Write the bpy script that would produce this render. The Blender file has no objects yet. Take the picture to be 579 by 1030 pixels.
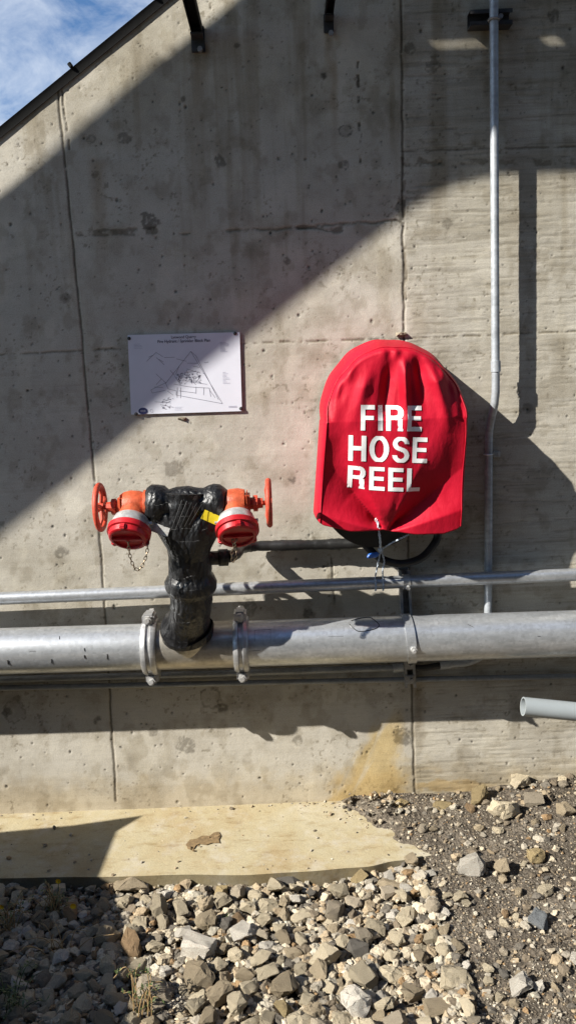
import bpy, bmesh, math, random
from mathutils import noise as mnoise
import numpy as np
from mathutils import Vector, Matrix
from mathutils.bvhtree import BVHTree
random.seed(7); rng = np.random.default_rng(7)
scene = bpy.context.scene
COL = scene.collection
PI = math.pi

# ------------------------------------------------------------------ camera and photo measurements
F = 830.0; CX, CY = 289.5, 515.0
CAM = Vector((0, -3.0, 1.64)); PITCH = math.radians(9.26); ROLL = math.radians(2.25)
FWD = Vector((0, math.cos(PITCH), -math.sin(PITCH)))
_U = Vector((0, math.sin(PITCH), math.cos(PITCH))); _R = Vector((1, 0, 0))
RIGHT = _R*math.cos(ROLL) - _U*math.sin(ROLL)
UP = _U*math.cos(ROLL) + _R*math.sin(ROLL)
def ray(px, py): return FWD + RIGHT*((px-CX)/F) - UP*((py-CY)/F)
def at(px, py, D=0.0):
    """point a distance D in front of the wall (wall face is the plane y = 0)"""
    d = ray(px, py); return CAM + d*((-D-CAM.y)/d.y)
def gp(px, py, z=0.0):
    d = ray(px, py); return CAM + d*((z-CAM.z)/d.z)
def k_at(p): return (p-CAM).dot(FWD)/F           # metres per pixel of the photograph there
S, T = 2.0, 1.6                                   # sunlight runs (S, 1, -T)
SUN = Vector((-S, -1, T)).normalized()

cam_d = bpy.data.cameras.new('camera'); cam = bpy.data.objects.new('camera', cam_d); COL.objects.link(cam)
cam.matrix_world = Matrix(((RIGHT.x, UP.x, -FWD.x, CAM.x), (RIGHT.y, UP.y, -FWD.y, CAM.y), (RIGHT.z, UP.z, -FWD.z, CAM.z), (0, 0, 0, 1)))
cam_d.sensor_fit = 'VERTICAL'; cam_d.sensor_height = 24; cam_d.lens = 24*F/1030
cam_d.clip_start = 0.05; cam_d.clip_end = 5000
scene.camera = cam

# ------------------------------------------------------------------ materials
class NT:
    def __init__(s, name):
        s.m = bpy.data.materials.new(name); s.m.use_nodes = True; s.t = s.m.node_tree; s.b = s.t.nodes['Principled BSDF']
    def n(s, typ, **kw):
        nd = s.t.nodes.new(typ)
        for k, v in kw.items():
            if k in nd.inputs.keys(): nd.inputs[k].default_value = v
            else: setattr(nd, k, v)
        return nd
    def l(s, a, b): s.t.links.new(a, b)
    def coord(s, scale=(1, 1, 1), kind='Object'):
        tc = s.n('ShaderNodeTexCoord'); mp = s.n('ShaderNodeMapping'); mp.inputs['Scale'].default_value = scale
        s.l(tc.outputs[kind], mp.inputs['Vector']); return mp.outputs['Vector']
    def noise(s, vec, scale, detail=4, rough=0.6):
        nd = s.n('ShaderNodeTexNoise'); nd.inputs['Scale'].default_value = scale; nd.inputs['Detail'].default_value = detail
        nd.inputs['Roughness'].default_value = rough; s.l(vec, nd.inputs['Vector']); return nd.outputs['Fac']
    def ramp(s, fac, stops):
        r = s.n('ShaderNodeValToRGB'); e = r.color_ramp.elements
        while len(e) < len(stops): e.new(0.5)
        for el, (p, c) in zip(e, stops):
            el.position = p; el.color = (c[0], c[1], c[2], 1) if len(c) > 1 else (c[0],)*3+(1,)
        s.l(fac, r.inputs['Fac']); return r.outputs['Color']
    def mul(s, a, b, fac=1.0, mode='MULTIPLY'):
        m = s.n('ShaderNodeMix', data_type='RGBA', blend_type=mode); m.inputs[0].default_value = fac
        s.l(a, m.inputs[6]); s.l(b, m.inputs[7]); return m.outputs[2]
    def bump(s, h, strength, dist, prev=None):
        b = s.n('ShaderNodeBump'); b.inputs['Strength'].default_value = strength; b.inputs['Distance'].default_value = dist
        s.l(h, b.inputs['Height'])
        if prev is not None: s.l(prev, b.inputs['Normal'])
        return b.outputs['Normal']
    def done(s, col=None, rough=None, normal=None, metal=0.0, spec=0.5):
        if col is not None:
            if isinstance(col, tuple): s.b.inputs['Base Color'].default_value = (*col, 1)
            else: s.l(col, s.b.inputs['Base Color'])
        if rough is not None:
            if isinstance(rough, float): s.b.inputs['Roughness'].default_value = rough
            else: s.l(rough, s.b.inputs['Roughness'])
        if normal is not None: s.l(normal, s.b.inputs['Normal'])
        s.b.inputs['Metallic'].default_value = metal; s.b.inputs['Specular IOR Level'].default_value = spec
        return s.m

def mat_plain(name, col, rough=0.5, metal=0.0, var=0.25, scale=30, bump=0.0, spec=0.5, wear=None):
    n = NT(name); v = n.coord(); f = n.noise(v, scale, 5)
    lo = tuple(c*(1-var) for c in col); hi = tuple(min(1, c*(1+var)) for c in col)
    c = n.ramp(f, [(0.3, lo), (0.7, hi)])
    if wear is not None:
        wn = n.noise(v, 75, 6, 0.7); wm = n.n('ShaderNodeMix', data_type='RGBA'); n.l(n.ramp(wn, [(0.60, (0,)), (0.66, (.85,))]), wm.inputs[0]); n.l(c, wm.inputs[6]); wm.inputs[7].default_value = (*wear, 1); c = wm.outputs[2]
        dn = n.noise(v, 14, 5, 0.65); c = n.mul(c, n.ramp(dn, [(0.45, (1, 1, 1)), (0.75, (0.55, 0.47, 0.40))]), .8)
    r = n.ramp(f, [(0.3, (rough*0.85,)), (0.7, (min(1, rough*1.15),))])
    nb = n.bump(n.noise(v, scale*4, 4), bump, 0.004) if bump else None
    return n.done(c, r, nb, metal, spec)

def mat_galv(name, base=0.42, rough=0.42, metal=0.75, tint=(1, 1, 1)):
    n = NT(name); v = n.coord()
    vo = n.n('ShaderNodeTexVoronoi'); vo.inputs['Scale'].default_value = 90; n.l(v, vo.inputs['Vector'])
    sp = n.ramp(vo.outputs['Color'], [(0, (0.86,)), (1, (1.12,))])
    v2 = n.coord((1.5, 6, 6)); bl = n.noise(v2, 5, 6, 0.65)
    c0 = n.ramp(bl, [(0.3, tuple(base*0.72*t for t in tint)), (0.5, tuple(base*t for t in tint)), (0.72, tuple(base*1.3*t for t in tint))])
    c = n.mul(c0, sp)
    dn = n.noise(n.coord((3, 10, 10)), 9, 6, 0.7)
    c = n.mul(c, n.ramp(dn, [(0.62, (1, 1, 1)), (0.78, (0.55, 0.46, 0.36))]), 0.6)
    r = n.ramp(bl, [(0.3, (rough*1.25,)), (0.7, (rough*0.8,))])
    return n.done(c, r, n.bump(n.noise(v, 60, 3), 0.12, 0.002), metal)

def mat_concrete():
    n = NT('cast_concrete'); v = n.coord()
    a = n.n('ShaderNodeAttribute'); a.attribute_name = 'stain'
    f = n.noise(v, 6, 8, 0.62); c = n.ramp(f, [(0.3, (0.385, 0.357, 0.303)), (0.7, (0.480, 0.452, 0.395))])
    g = n.noise(n.coord((1.0, 1, 1)), 260, 4, 0.7)
    c = n.mul(c, n.ramp(g, [(0.28, (0.72,)), (0.5, (1.0,)), (0.75, (1.12,))]))
    gr = n.noise(n.coord((6, 10, 130)), 1.0, 5, 0.65)
    gm = n.n('ShaderNodeMix', data_type='RGBA', blend_type='MULTIPLY'); n.l(a.outputs['Alpha'], gm.inputs[0]); n.l(c, gm.inputs[6]); n.l(n.ramp(gr, [(0.3, (0.86,)), (0.65, (1.06,))]), gm.inputs[7])
    c = n.mul(gm.outputs[2], a.outputs['Color'])
    nb = n.bump(g, 0.35, 0.0022); mm = n.n('ShaderNodeMath', operation='MULTIPLY'); n.l(gr, mm.inputs[0]); n.l(a.outputs['Alpha'], mm.inputs[1]); nb = n.bump(mm.outputs[0], 0.22, 0.002, nb); nb = n.bump(n.noise(v, 40, 4), 0.25, 0.004, nb)
    return n.done(c, 0.9, nb, 0, 0.25)

def mat_slab():
    n = NT('footing_concrete'); v = n.coord()
    f = n.noise(v, 3.2, 8, 0.6)
    c = n.ramp(f, [(0.28, (0.30, 0.22, 0.115)), (0.5, (0.365, 0.31, 0.195)), (0.72, (0.39, 0.35, 0.25))])
    g = n.noise(v, 190, 5, 0.7); c = n.mul(c, n.ramp(g, [(0.25, (0.72,)), (0.55, (1.0,)), (0.8, (1.1,))]))
    d = n.noise(n.coord((2, 5, 1)), 5, 6, 0.7); c = n.mul(c, n.ramp(d, [(0.52, (1, 1, 1)), (0.70, (0.62, 0.52, 0.38))]), 0.8)
    sp_ = n.noise(v, 70, 5, 0.75); c = n.mul(c, n.ramp(sp_, [(0.62, (1, 1, 1)), (0.72, (0.55, 0.48, 0.38))]), 0.8)
    gy = n.noise(v, 9, 6, 0.7); gm = n.n('ShaderNodeMix', data_type='RGBA'); n.l(n.ramp(gy, [(0.5, (0,)), (0.72, (.7,))]), gm.inputs[0]); n.l(c, gm.inputs[6]); gm.inputs[7].default_value = (.42, .39, .33, 1); c = gm.outputs[2]
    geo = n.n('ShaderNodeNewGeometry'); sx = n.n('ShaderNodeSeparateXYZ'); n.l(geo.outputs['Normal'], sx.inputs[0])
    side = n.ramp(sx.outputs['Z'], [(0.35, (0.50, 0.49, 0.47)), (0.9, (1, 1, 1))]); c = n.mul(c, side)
    nb = n.bump(g, 0.35, 0.003); nb = n.bump(n.noise(v, 22, 5), 0.35, 0.008, nb)
    return n.done(c, 0.9, nb, 0, 0.2)

def mat_soil():
    n = NT('gravelly_soil'); v = n.coord()
    f = n.noise(v, 5, 8, 0.65); c = n.ramp(f, [(0.3, (0.068, 0.056, 0.042)), (0.5, (0.105, 0.087, 0.067)), (0.72, (0.165, 0.14, 0.108))])
    vo = n.n('ShaderNodeTexVoronoi'); vo.inputs['Scale'].default_value = 120; n.l(v, vo.inputs['Vector'])
    c = n.mul(c, n.ramp(vo.outputs['Color'], [(0.2, (0.6,)), (0.8, (1.35,))]))
    nb = n.bump(vo.outputs['Distance'], 0.8, 0.006); nb = n.bump(n.noise(v, 60, 6, 0.7), 0.7, 0.01, nb)
    return n.done(c, 0.95, nb, 0, 0.15)

def mat_rock(name, col, col2):
    n = NT(name); v = n.coord(); oi = n.n('ShaderNodeObjectInfo')
    add = n.n('ShaderNodeVectorMath', operation='ADD'); n.l(v, add.inputs[0]); n.l(oi.outputs['Location'], add.inputs[1]); v = add.outputs[0]
    f = n.noise(v, 22, 6, 0.65); c = n.ramp(f, [(0.32, col2), (0.5, col), (0.75, tuple(min(.8, x*1.18) for x in col))])
    br = n.ramp(oi.outputs['Random'], [(0, (0.60,)), (1, (1.2,))]); c = n.mul(c, br)
    g = n.noise(v, 170, 5, 0.7); c = n.mul(c, n.ramp(g, [(0.28, (0.72,)), (0.6, (1.06,))]))
    nb = n.bump(g, 0.5, 0.003); nb = n.bump(n.noise(v, 40, 6, 0.7), 0.8, 0.012, nb)
    return n.done(c, 0.88, nb, 0, 0.25)

def mat_fabric():
    n = NT('red_pvc_fabric'); v = n.coord()
    f = n.noise(v, 9, 5); c = n.ramp(f, [(0.3, (0.34, 0.004, 0.016)), (0.7, (0.44, 0.007, 0.026))])
    d = n.noise(n.coord((1, 1, 1)), 34, 6, 0.7); c = n.mul(c, n.ramp(d, [(0.68, (1, 1, 1)), (0.8, (1.25, 3.0, 2.2))]), 0.35)
    w = n.noise(v, 420, 2)
    nb = n.bump(w, 0.12, 0.001); nb = n.bump(n.noise(n.coord((1.4, 1, .7)), 14, 4, 0.55), 0.22, 0.02, nb)
    return n.done(c, n.ramp(f, [(0.3, (0.48,)), (0.7, (0.62,))]), nb, 0, 0.16)

def mat_wrap():
    n = NT('black_tape_wrap'); v = n.coord()
    wv = n.n('ShaderNodeTexWave'); wv.inputs['Scale'].default_value = 16; wv.inputs['Distortion'].default_value = 7; wv.inputs['Detail'].default_value = 3
    n.l(n.coord((1, 1, 1.6)), wv.inputs['Vector'])
    f = n.noise(v, 20, 5)
    c = n.ramp(f, [(0.3, (0.004, 0.004, 0.0045)), (0.75, (0.011, 0.011, 0.012))])
    nb = n.bump(n.noise(n.coord((2.0, 2.0, .8)), 16, 5, 0.55), 0.55, 0.012); nb = n.bump(wv.outputs['Fac'], 0.22, 0.005, nb)
    w2 = n.n('ShaderNodeTexWave', wave_profile='SAW', bands_direction='Z'); w2.inputs['Scale'].default_value = 7.5; w2.inputs['Distortion'].default_value = 2.6; w2.inputs['Detail'].default_value = 2; w2.inputs['Detail Scale'].default_value = 2.5
    n.l(n.coord((1.0, 1, 1)), w2.inputs['Vector']); nb = n.bump(w2.outputs['Fac'], 0.5, 0.004, nb)
    cr_ = n.n('ShaderNodeTexVoronoi', feature='DISTANCE_TO_EDGE'); cr_.inputs['Scale'].default_value = 38; n.l(n.coord((1.3, 1.3, .6)), cr_.inputs['Vector']); nb = n.bump(cr_.outputs['Distance'], 0.45, 0.010, nb)
    return n.done(c, n.ramp(f, [(0.3, (0.30,)), (0.7, (0.52,))]), nb, 0, 0.45)

M = dict(
    concrete=mat_concrete(), slab=mat_slab(), soil=mat_soil(),
    galv=mat_galv('galvanised_steel', 0.50, 0.36, 0.7, (.97, 1.0, 1.03)), galv_tee=mat_galv('weathered_galvanised_steel', 0.36, 0.40, 0.7, (1.0, 0.93, 0.80)),
    galv_dull=mat_galv('dull_galvanised_steel', 0.30, 0.5, 0.5), cast=mat_galv('cast_coupling_metal', 0.42, 0.38, 0.6),
    conduit=mat_galv('grey_conduit', 0.38, 0.45, 0.3, (0.92, 0.98, 1.05)), conduit_dull=mat_galv('dull_grey_conduit', 0.22, 0.55, 0.2, (0.92, 0.98, 1.05)),
    pvc=mat_plain('pale_grey_pvc', (0.26, 0.285, 0.295), 0.45, 0, 0.06, 12, 0.03),
    black_steel=mat_plain('dark_painted_steel', (0.008, 0.008, 0.008), 0.7, 0.0, 0.3, 40, 0.1, .15),
    bracket=mat_plain('dark_bracket_steel', (0.05, 0.05, 0.05), 0.5, 0.4, 0.3, 40, 0.1),
    rubber=mat_plain('black_rubber', (0.012, 0.012, 0.012), 0.45, 0, 0.3, 50, 0.1),
    wrap=mat_wrap(), fabric=mat_fabric(),
    lettering=mat_plain('white_lettering', (0.78, 0.78, 0.78), 0.5, 0, 0.05, 60),
    orange=mat_plain('orange_valve_paint', (0.46, 0.085, 0.032), 0.45, 0, 0.28, 45, 0.35, .4, (.30, .12, .06)),
    wheel=mat_plain('faded_red_wheel_paint', (0.46, 0.060, 0.030), 0.55, 0, 0.3, 60, 0.25, .35, (.22, .08, .05)),
    cap=mat_plain('red_cap_plastic', (0.42, 0.010, 0.016), 0.42, 0, 0.15, 40, 0.12, .35, (.30, .05, .04)),
    alloy=mat_plain('pale_aluminium', (0.55, 0.55, 0.54), 0.38, 0.5, 0.2, 50, 0.15, .5, (.25, .20, .15)),
    chain=mat_plain('tarnished_chain', (0.20, 0.15, 0.10), 0.4, 0.8, 0.3, 200),
    yellow=mat_plain('yellow_tape', (0.60, 0.47, 0.02), 0.4, 0, 0.12, 60, 0.1),
    sign=mat_plain('white_sign_sheet', (0.62, 0.63, 0.70), 0.35, 0, 0.04, 8),
    ink=mat_plain('dark_print', (0.10, 0.10, 0.14), 0.5, 0, 0.1, 50), ink_pale=mat_plain('pale_print', (0.30, 0.30, 0.40), 0.5, 0, 0.2, 80),
    ink_blue=mat_plain('navy_print', (0.02, 0.025, 0.09), 0.5, 0, 0.1, 50),
    rope=mat_plain('pale_blue_rope', (0.42, 0.48, 0.55), 0.7, 0, 0.6, 260, 0.3), rope_blue=mat_plain('blue_tag_plastic', (0.02, 0.10, 0.38), 0.4, 0, 0.3, 90),
    wood=mat_plain('weathered_timber', (0.20, 0.15, 0.10), 0.8, 0, 0.3, 12, 0.2),
    straw=mat_plain('dry_stalk', (0.30, 0.20, 0.09), 0.8, 0, 0.3, 80), leaf=mat_plain('dull_green_leaf', (0.060, 0.085, 0.025), 0.6, 0, 0.35, 60),
    petal=mat_plain('yellow_petal', (0.75, 0.45, 0.01), 0.6, 0, 0.1, 60), flake=mat_plain('brown_earth_crust', (0.17, 0.112, 0.052), 0.9, 0, 0.35, 70, 0.5),
)
ROCKS = {'cream': mat_rock('cream_stone', (0.55, 0.47, 0.335), (0.37, 0.29, 0.18)), 'tan': mat_rock('tan_stone', (0.40, 0.325, 0.22), (0.28, 0.21, 0.13)),
         'grey': mat_rock('grey_stone', (0.42, 0.355, 0.265), (0.29, 0.235, 0.165)), 'dark grey': mat_rock('dark_grey_stone', (0.15, 0.135, 0.115), (0.095, 0.085, 0.07)),
         'rusty brown': mat_rock('rusty_stone', (0.30, 0.20, 0.11), (0.22, 0.155, 0.095)), 'whitish': mat_rock('whitish_stone', (0.62, 0.58, 0.50), (0.42, 0.31, 0.23)),
         'blue grey': mat_rock('blue_grey_stone', (0.20, 0.21, 0.215), (0.14, 0.145, 0.15)), 'yellow': mat_rock('yellow_stone', (0.44, 0.34, 0.18), (0.34, 0.24, 0.12))}

# ------------------------------------------------------------------ object helpers
def obj(name, bm, m, parent=None, smooth=True, angle=35):
    me = bpy.data.meshes.new(name)
    bmesh.ops.recalc_face_normals(bm, faces=bm.faces)
    bm.to_mesh(me); bm.free(); me.materials.append(m)
    o = bpy.data.objects.new(name, me); COL.objects.link(o)
    if smooth:
        for p in me.polygons: p.use_smooth = True
        try: me.set_sharp_from_angle(angle=math.radians(angle))
        except Exception: pass
    if parent is not None:
        o.parent = parent; o.matrix_parent_inverse = Matrix.Translation(-parent.location)
    return o
def tag(o, label, cat, group=None):
    o['label'] = label; o['category'] = cat
    if group: o['group'] = group
    return o
def thing(name, label, cat, loc, group=None):
    o = bpy.data.objects.new(name, None); COL.objects.link(o); o.location = loc; o.empty_display_size = 0.1
    return tag(o, label, cat, group)
def struct(o, kind='structure'): o['kind'] = kind; return o

def frame(d):
    d = d.normalized(); a = Vector((0, 0, 1)) if abs(d.z) < 0.9 else Vector((1, 0, 0))
    u = d.cross(a).normalized(); return u, d.cross(u).normalized()
def tube(bm, pts, r, seg=16, cap=True, closed=False):
    pts = [Vector(p) for p in pts]; n = len(pts)
    rs = r if isinstance(r, (list, tuple)) else [r]*n
    u = None; rings = []
    for i, p in enumerate(pts):
        if closed: d = pts[(i+1) % n]-pts[i-1]
        else: d = pts[min(i+1, n-1)]-pts[max(i-1, 0)]
        if d.length < 1e-9: d = Vector((0, 0, 1))
        d.normalize()
        if u is None: u, v = frame(d)
        else:
            u = (u-d*u.dot(d))
            if u.length < 1e-6: u, v = frame(d)
            u.normalize(); v = d.cross(u)
        rings.append([bm.verts.new(p+(u*math.cos(2*PI*j/seg)+v*math.sin(2*PI*j/seg))*max(rs[i], 1e-5)) for j in range(seg)])
    for i in range(n if closed else n-1):
        a, b = rings[i], rings[(i+1) % n]
        for j in range(seg): bm.faces.new((a[j], a[(j+1) % seg], b[(j+1) % seg], b[j]))
    if cap and not closed:
        bm.faces.new(rings[0][::-1]); bm.faces.new(rings[-1])
    return bm
def lathe(bm, base, axis, prof, seg=28):
    """prof = (distance along axis, radius) pairs"""
    base = Vector(base); ax = Vector(axis).normalized(); u, v = frame(ax); rings = []
    for t, r in prof:
        rings.append([bm.verts.new(base+ax*t+(u*math.cos(2*PI*j/seg)+v*math.sin(2*PI*j/seg))*max(r, 1e-5)) for j in range(seg)])
    for a, b in zip(rings, rings[1:]):
        for j in range(seg): bm.faces.new((a[j], a[(j+1) % seg], b[(j+1) % seg], b[j]))
    bm.faces.new(rings[0][::-1]); bm.faces.new(rings[-1]); return bm
def box(bm, c, size, ax=None, bev=0.0):
    """ax = three axis vectors"""
    c = Vector(c); ax = ax or (Vector((1, 0, 0)), Vector((0, 1, 0)), Vector((0, 0, 1)))
    b2 = bmesh.new(); bmesh.ops.create_cube(b2, size=1)
    if bev:
        for vv in b2.verts: vv.co = Vector((vv.co.x*size[0], vv.co.y*size[1], vv.co.z*size[2]))
        bmesh.ops.bevel(b2, geom=b2.edges[:], offset=bev, segments=2, affect='EDGES')
        sz = (1, 1, 1)
    else: sz = size
    mp = {}
    for vv in b2.verts: mp[vv] = bm.verts.new(c+ax[0]*(vv.co.x*sz[0])+ax[1]*(vv.co.y*sz[1])+ax[2]*(vv.co.z*sz[2]))
    for f in b2.faces: bm.faces.new([mp[x] for x in f.verts])
    b2.free(); return bm
def bez(pts, n=10):
    """Catmull-Rom through the points"""
    P = [Vector(p) for p in pts]; P = [P[0]*2-P[1]]+P+[P[-1]*2-P[-2]]; out = []
    for i in range(1, len(P)-2):
        for k in range(n):
            t = k/n; a, b, c, d = P[i-1], P[i], P[i+1], P[i+2]
            out.append(0.5*((2*b)+(c-a)*t+(2*a-5*b+4*c-d)*t*t+(3*b-a-3*c+d)*t**3))
    out.append(P[-2]); return out
def prism(bm, poly, off):
    a = [bm.verts.new(p) for p in poly]; b = [bm.verts.new(Vector(p)+off) for p in poly]; n = len(poly)
    bm.faces.new(a); bm.faces.new(b[::-1])
    for i in range(n): bm.faces.new((a[i], b[i], b[(i+1) % n], a[(i+1) % n]))
    return bm

# ------------------------------------------------------------------ numpy noise
_G = {}
def vnoise(x, y, seed):
    N = 256
    if seed not in _G: _G[seed] = np.random.default_rng(seed).random((N, N))
    g = _G[seed]
    xi = np.floor(x).astype(int); yi = np.floor(y).astype(int); fx = x-xi; fy = y-yi
    fx = fx*fx*(3-2*fx); fy = fy*fy*(3-2*fy)
    a = g[yi % N, xi % N]; b = g[yi % N, (xi+1) % N]; c = g[(yi+1) % N, xi % N]; d = g[(yi+1) % N, (xi+1) % N]
    return (a*(1-fx)+b*fx)*(1-fy)+(c*(1-fx)+d*fx)*fy
def fbm(x, y, seed, oct=5, gain=0.55):
    s = 0; a = 1; t = 0
    for o in range(oct):
        s = s+a*vnoise(x*2**o, y*2**o, seed+o); t += a; a *= gain
    return s/t
def sstep(a, b, x): t = np.clip((x-a)/(b-a), 0, 1); return t*t*(3-2*t)
def seg_dist(U, V, a, b):
    ax, ay = a; bx, by = b; dx, dy = bx-ax, by-ay; t = np.clip(((U-ax)*dx+(V-ay)*dy)/(dx*dx+dy*dy), 0, 1)
    return np.hypot(U-ax-t*dx, V-ay-t*dy)

# ------------------------------------------------------------------ wall
TOP_A, TOP_B = at(0, 134), at(165, -1)
tdir = (TOP_B-TOP_A).normalized(); tsl = tdir.z/tdir.x
def top_z(x): return TOP_A.z+(x-TOP_A.x)*tsl
def build_wall():
    x0, x1, z0, z1 = -1.36, 1.36, -0.14, 3.16; st = 0.0038
    nx = int((x1-x0)/st)+1; nz = int((z1-z0)/st)+1
    X, Z = np.meshgrid(np.linspace(x0, x1, nx), np.linspace(z0, z1, nz))
    P = np.stack([X-CAM.x, np.zeros_like(X)-CAM.y, Z-CAM.z], -1)
    dep = P@np.array(FWD); U = CX+F*(P@np.array(RIGHT))/dep; V = CY-F*(P@np.array(UP))/dep   # photo measurements of the marks on the wall
    col = np.ones(X.shape+(3,)); h = np.zeros_like(X)
    def shade(mask, c):
        for i in range(3): col[..., i] *= 1-mask*(1-c[i])
    def win(us, vs, pad):
        ps = [at(a, b) for a in (min(us)-pad, max(us)+pad) for b in (min(vs)-pad, max(vs)+pad)]
        cl = lambda q, n: int(min(max(q, 0), n))
        return (slice(cl((min(p.z for p in ps)-z0)/st-1, nz), cl((max(p.z for p in ps)-z0)/st+2, nz)), slice(cl((min(p.x for p in ps)-x0)/st-1, nx), cl((max(p.x for p in ps)-x0)/st+2, nx)))
    n1 = fbm(X*2.2, Z*2.2, 1); n2 = fbm(X*7, Z*7, 11); n3 = fbm(X*30, Z*30, 21); nst = fbm(X*16, Z*1.2, 31); nh = fbm(X*2.5, Z*45, 41); nh2 = fbm(X*9, Z*120, 51)
    # broad tone, vertical run-off streaks, horizontal board grain on the right hand panel
    shade(sstep(0.5, 0.75, n1), (0.84, 0.83, 0.80)); shade(sstep(0.54, 0.75, n2)*0.8, (0.78, 0.76, 0.72))
    shade(sstep(0.55, 0.75, nst)*sstep(520, 60, V), (0.76, 0.73, 0.67))
    low = sstep(345, 352, V-(289-U)*0.035); right = sstep(402, 408, U-(V-0)*0.015); shade(right, (0.93, 0.925, 0.91))
    grain = sstep(0.52, 0.72, nh); shade(grain*(0.10+0.50*right+.12*low*(1-right)), (0.80, 0.78, 0.74))
    shade(sstep(0.60, 0.74, nh2)*(0.10+0.45*right), (0.60, 0.58, 0.54)); h += -0.0009*sstep(0.5, 0.7, nh2)*(0.05+0.9*right)
    spk = fbm(U/3.2, V/3.2, 401, 3); shade(sstep(.66, .76, spk)*sstep(.45, .65, fbm(U/30, V/30, 411)), (.62, .60, .56)); mot = fbm(U/14, V/18, 421); shade(sstep(.55, .72, mot)*.8, (.78, .76, .72)); shade(sstep(.54, .70, fbm(U/24, V/30, 431)), (1.10, 1.10, 1.09))
    h += 0.0010*(nh-0.5)*right+0.003*(n2-0.5)
    shade(low*0.5, (0.95, 0.94, 0.93))
    # joints between pours
    def line(pts, w, c, brk=0.0, dep=0.003, seed=60, wob=1.2):
        sl = win([p[0] for p in pts], [p[1] for p in pts], 12); u_, v_ = U[sl], V[sl]
        d = np.full(u_.shape, 1e9); ww = (fbm(u_/14, v_/14, seed)-0.5)*2*wob
        for a, b in zip(pts, pts[1:]): d = np.minimum(d, seg_dist(u_+ww, v_+ww, a, b))
        m = sstep(w+0.9, max(w-0.5, 0), d)
        if brk: m = m*sstep(brk-0.07, brk+0.07, fbm(u_/9, v_/9, seed+3))
        for i in range(3): col[sl][..., i] *= 1-m*(1-c[i])
        h[sl] -= m*dep
    dk = (0.30, 0.28, 0.25)
    line([(57, 78), (80, 310), (103, 570), (117, 806)], 0.75, dk, 0.24); line([(62, 88), (70, 150)], 0.7, dk, 0.45)
    line([(403, -5), (406, 340), (411, 600), (417, 798)], 0.8, dk, 0.24)
    line([(404, 150), (408, 300)], 1.4, (0.55, 0.52, 0.48), 0.5, 0.001, 77, 3)
    line([(0, 357), (131, 350), (245, 345), (400, 341), (579, 333)], 0.8, (0.52, 0.49, 0.44), 0.42, 0.002, 66)
    line([(80, 235), (156, 232)], 3.2, (0.52, 0.50, 0.47), 0.43, 0.001, 69, 3); line([(156, 238), (250, 232), (402, 222)], 1.2, (0.55, 0.52, 0.48), 0.46, 0.002, 71, 3)
    line([(300, 228), (345, 232)], 2.5, (0.45, 0.43, 0.40), 0.5, 0.002, 72, 4)
    line([(404, 152), (579, 147)], 0.9, (0.55, 0.52, 0.48), 0.42, 0.001, 73); line([(404, 163), (579, 163)], 2.5, (0.62, 0.60, 0.56), 0.52, 0.001, 75, 5)
    line([(360, 62), (361, 165)], 1.0, (0.28, 0.26, 0.23), 0.55, 0.003, 81, 3); line([(333, 560), (337, 606)], 0.5, dk, 0.4)
    line([(405, 200), (398, 230)], 4, (0.55, 0.53, 0.5), 0.5, 0.001, 83, 4)
    # tie-hole plugs, dark blots, rings
    for (u, v, r, c, ring) in [(150, 222, 9, .45, 0), (221, 163, 6, .55, 0), (347, 132, 5.5, .42, 1), (325, 76, 3.2, .3, 0), (125, 140, 6, .62, 0), (95, 175, 4, .7, 0), (92, 140, 4, .7, 1),
                               (15, 715, 11, .66, 1), (8, 716, 5, .55, 0), (212, 702, 9, .66, 1), (225, 712, 5, .55, 0), (186, 750, 9, .62, 0), (154, 735, 4.5, .66, 0), (98, 725, 4, .5, 0),
                               (404, 741, 9, .52, 0), (300, 745, 5, .7, 0), (294, 483, 4, .5, 0), (175, 472, 9, .68, 0), (62, 556, 6, .6, 0), (435, 65, 8, .62, 0), (411, 48, 6, .6, 0), (345, 166, 5, .55, 0),
                               (184, 100, 3, .5, 0), (238, 46, 3, .5, 0), (288, 262, 4, .55, 0), (556, 16, 6, .6, 0), (450, 225, 5, .7, 0), (330, 590, 6, .6, 0), (310, 618, 6, .55, 0), (250, 610, 8, .6, 0), (530, 410, 5, .7, 0), (66, 300, 5, .7, 0)]:
        sl = win([u], [v], r+8); d = np.hypot(U[sl]-u, V[sl]-v)+(fbm(U[sl]/5, V[sl]/5, int(u)+200)-0.5)*r*1.3
        m = sstep(r+1.0, r-1.0, d)
        if ring: m = np.maximum(m*0.35, sstep(2.0, 0.4, np.abs(d-r)))
        m = m*sstep(.2, .5, fbm(U[sl]/3, V[sl]/3, int(u)+300))
        for i in range(3): col[sl][..., i] *= 1-m*0.95*(1-c*.85*(1, .98, .95)[i])
    # bug holes
    rr = np.random.default_rng(5)
    for i in range(1000):
        u, v = rr.uniform(-10, 590), rr.uniform(-10, 810); r = rr.choice([0.35, 0.55, 0.8, 1.3], p=[.48, .32, .16, .04])
        p = at(u, v); ix = int((p.x-x0)/st); iz = int((p.z-z0)/st)
        a, b, c_, d_ = max(ix-6, 0), ix+7, max(iz-6, 0), iz+7
        if b <= 0 or d_ <= 0: continue
        sl = (slice(c_, d_), slice(a, b)); dd = np.hypot(U[sl]-u, (V[sl]-v)*rr.uniform(0.6, 1.3))
        m = sstep(r+0.7, r-0.3, dd)
        kd = rr.uniform(0.45, 0.82)
        for k in range(3): col[sl][..., k] *= 1-m*kd
        h[sl] -= m*0.0025
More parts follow.
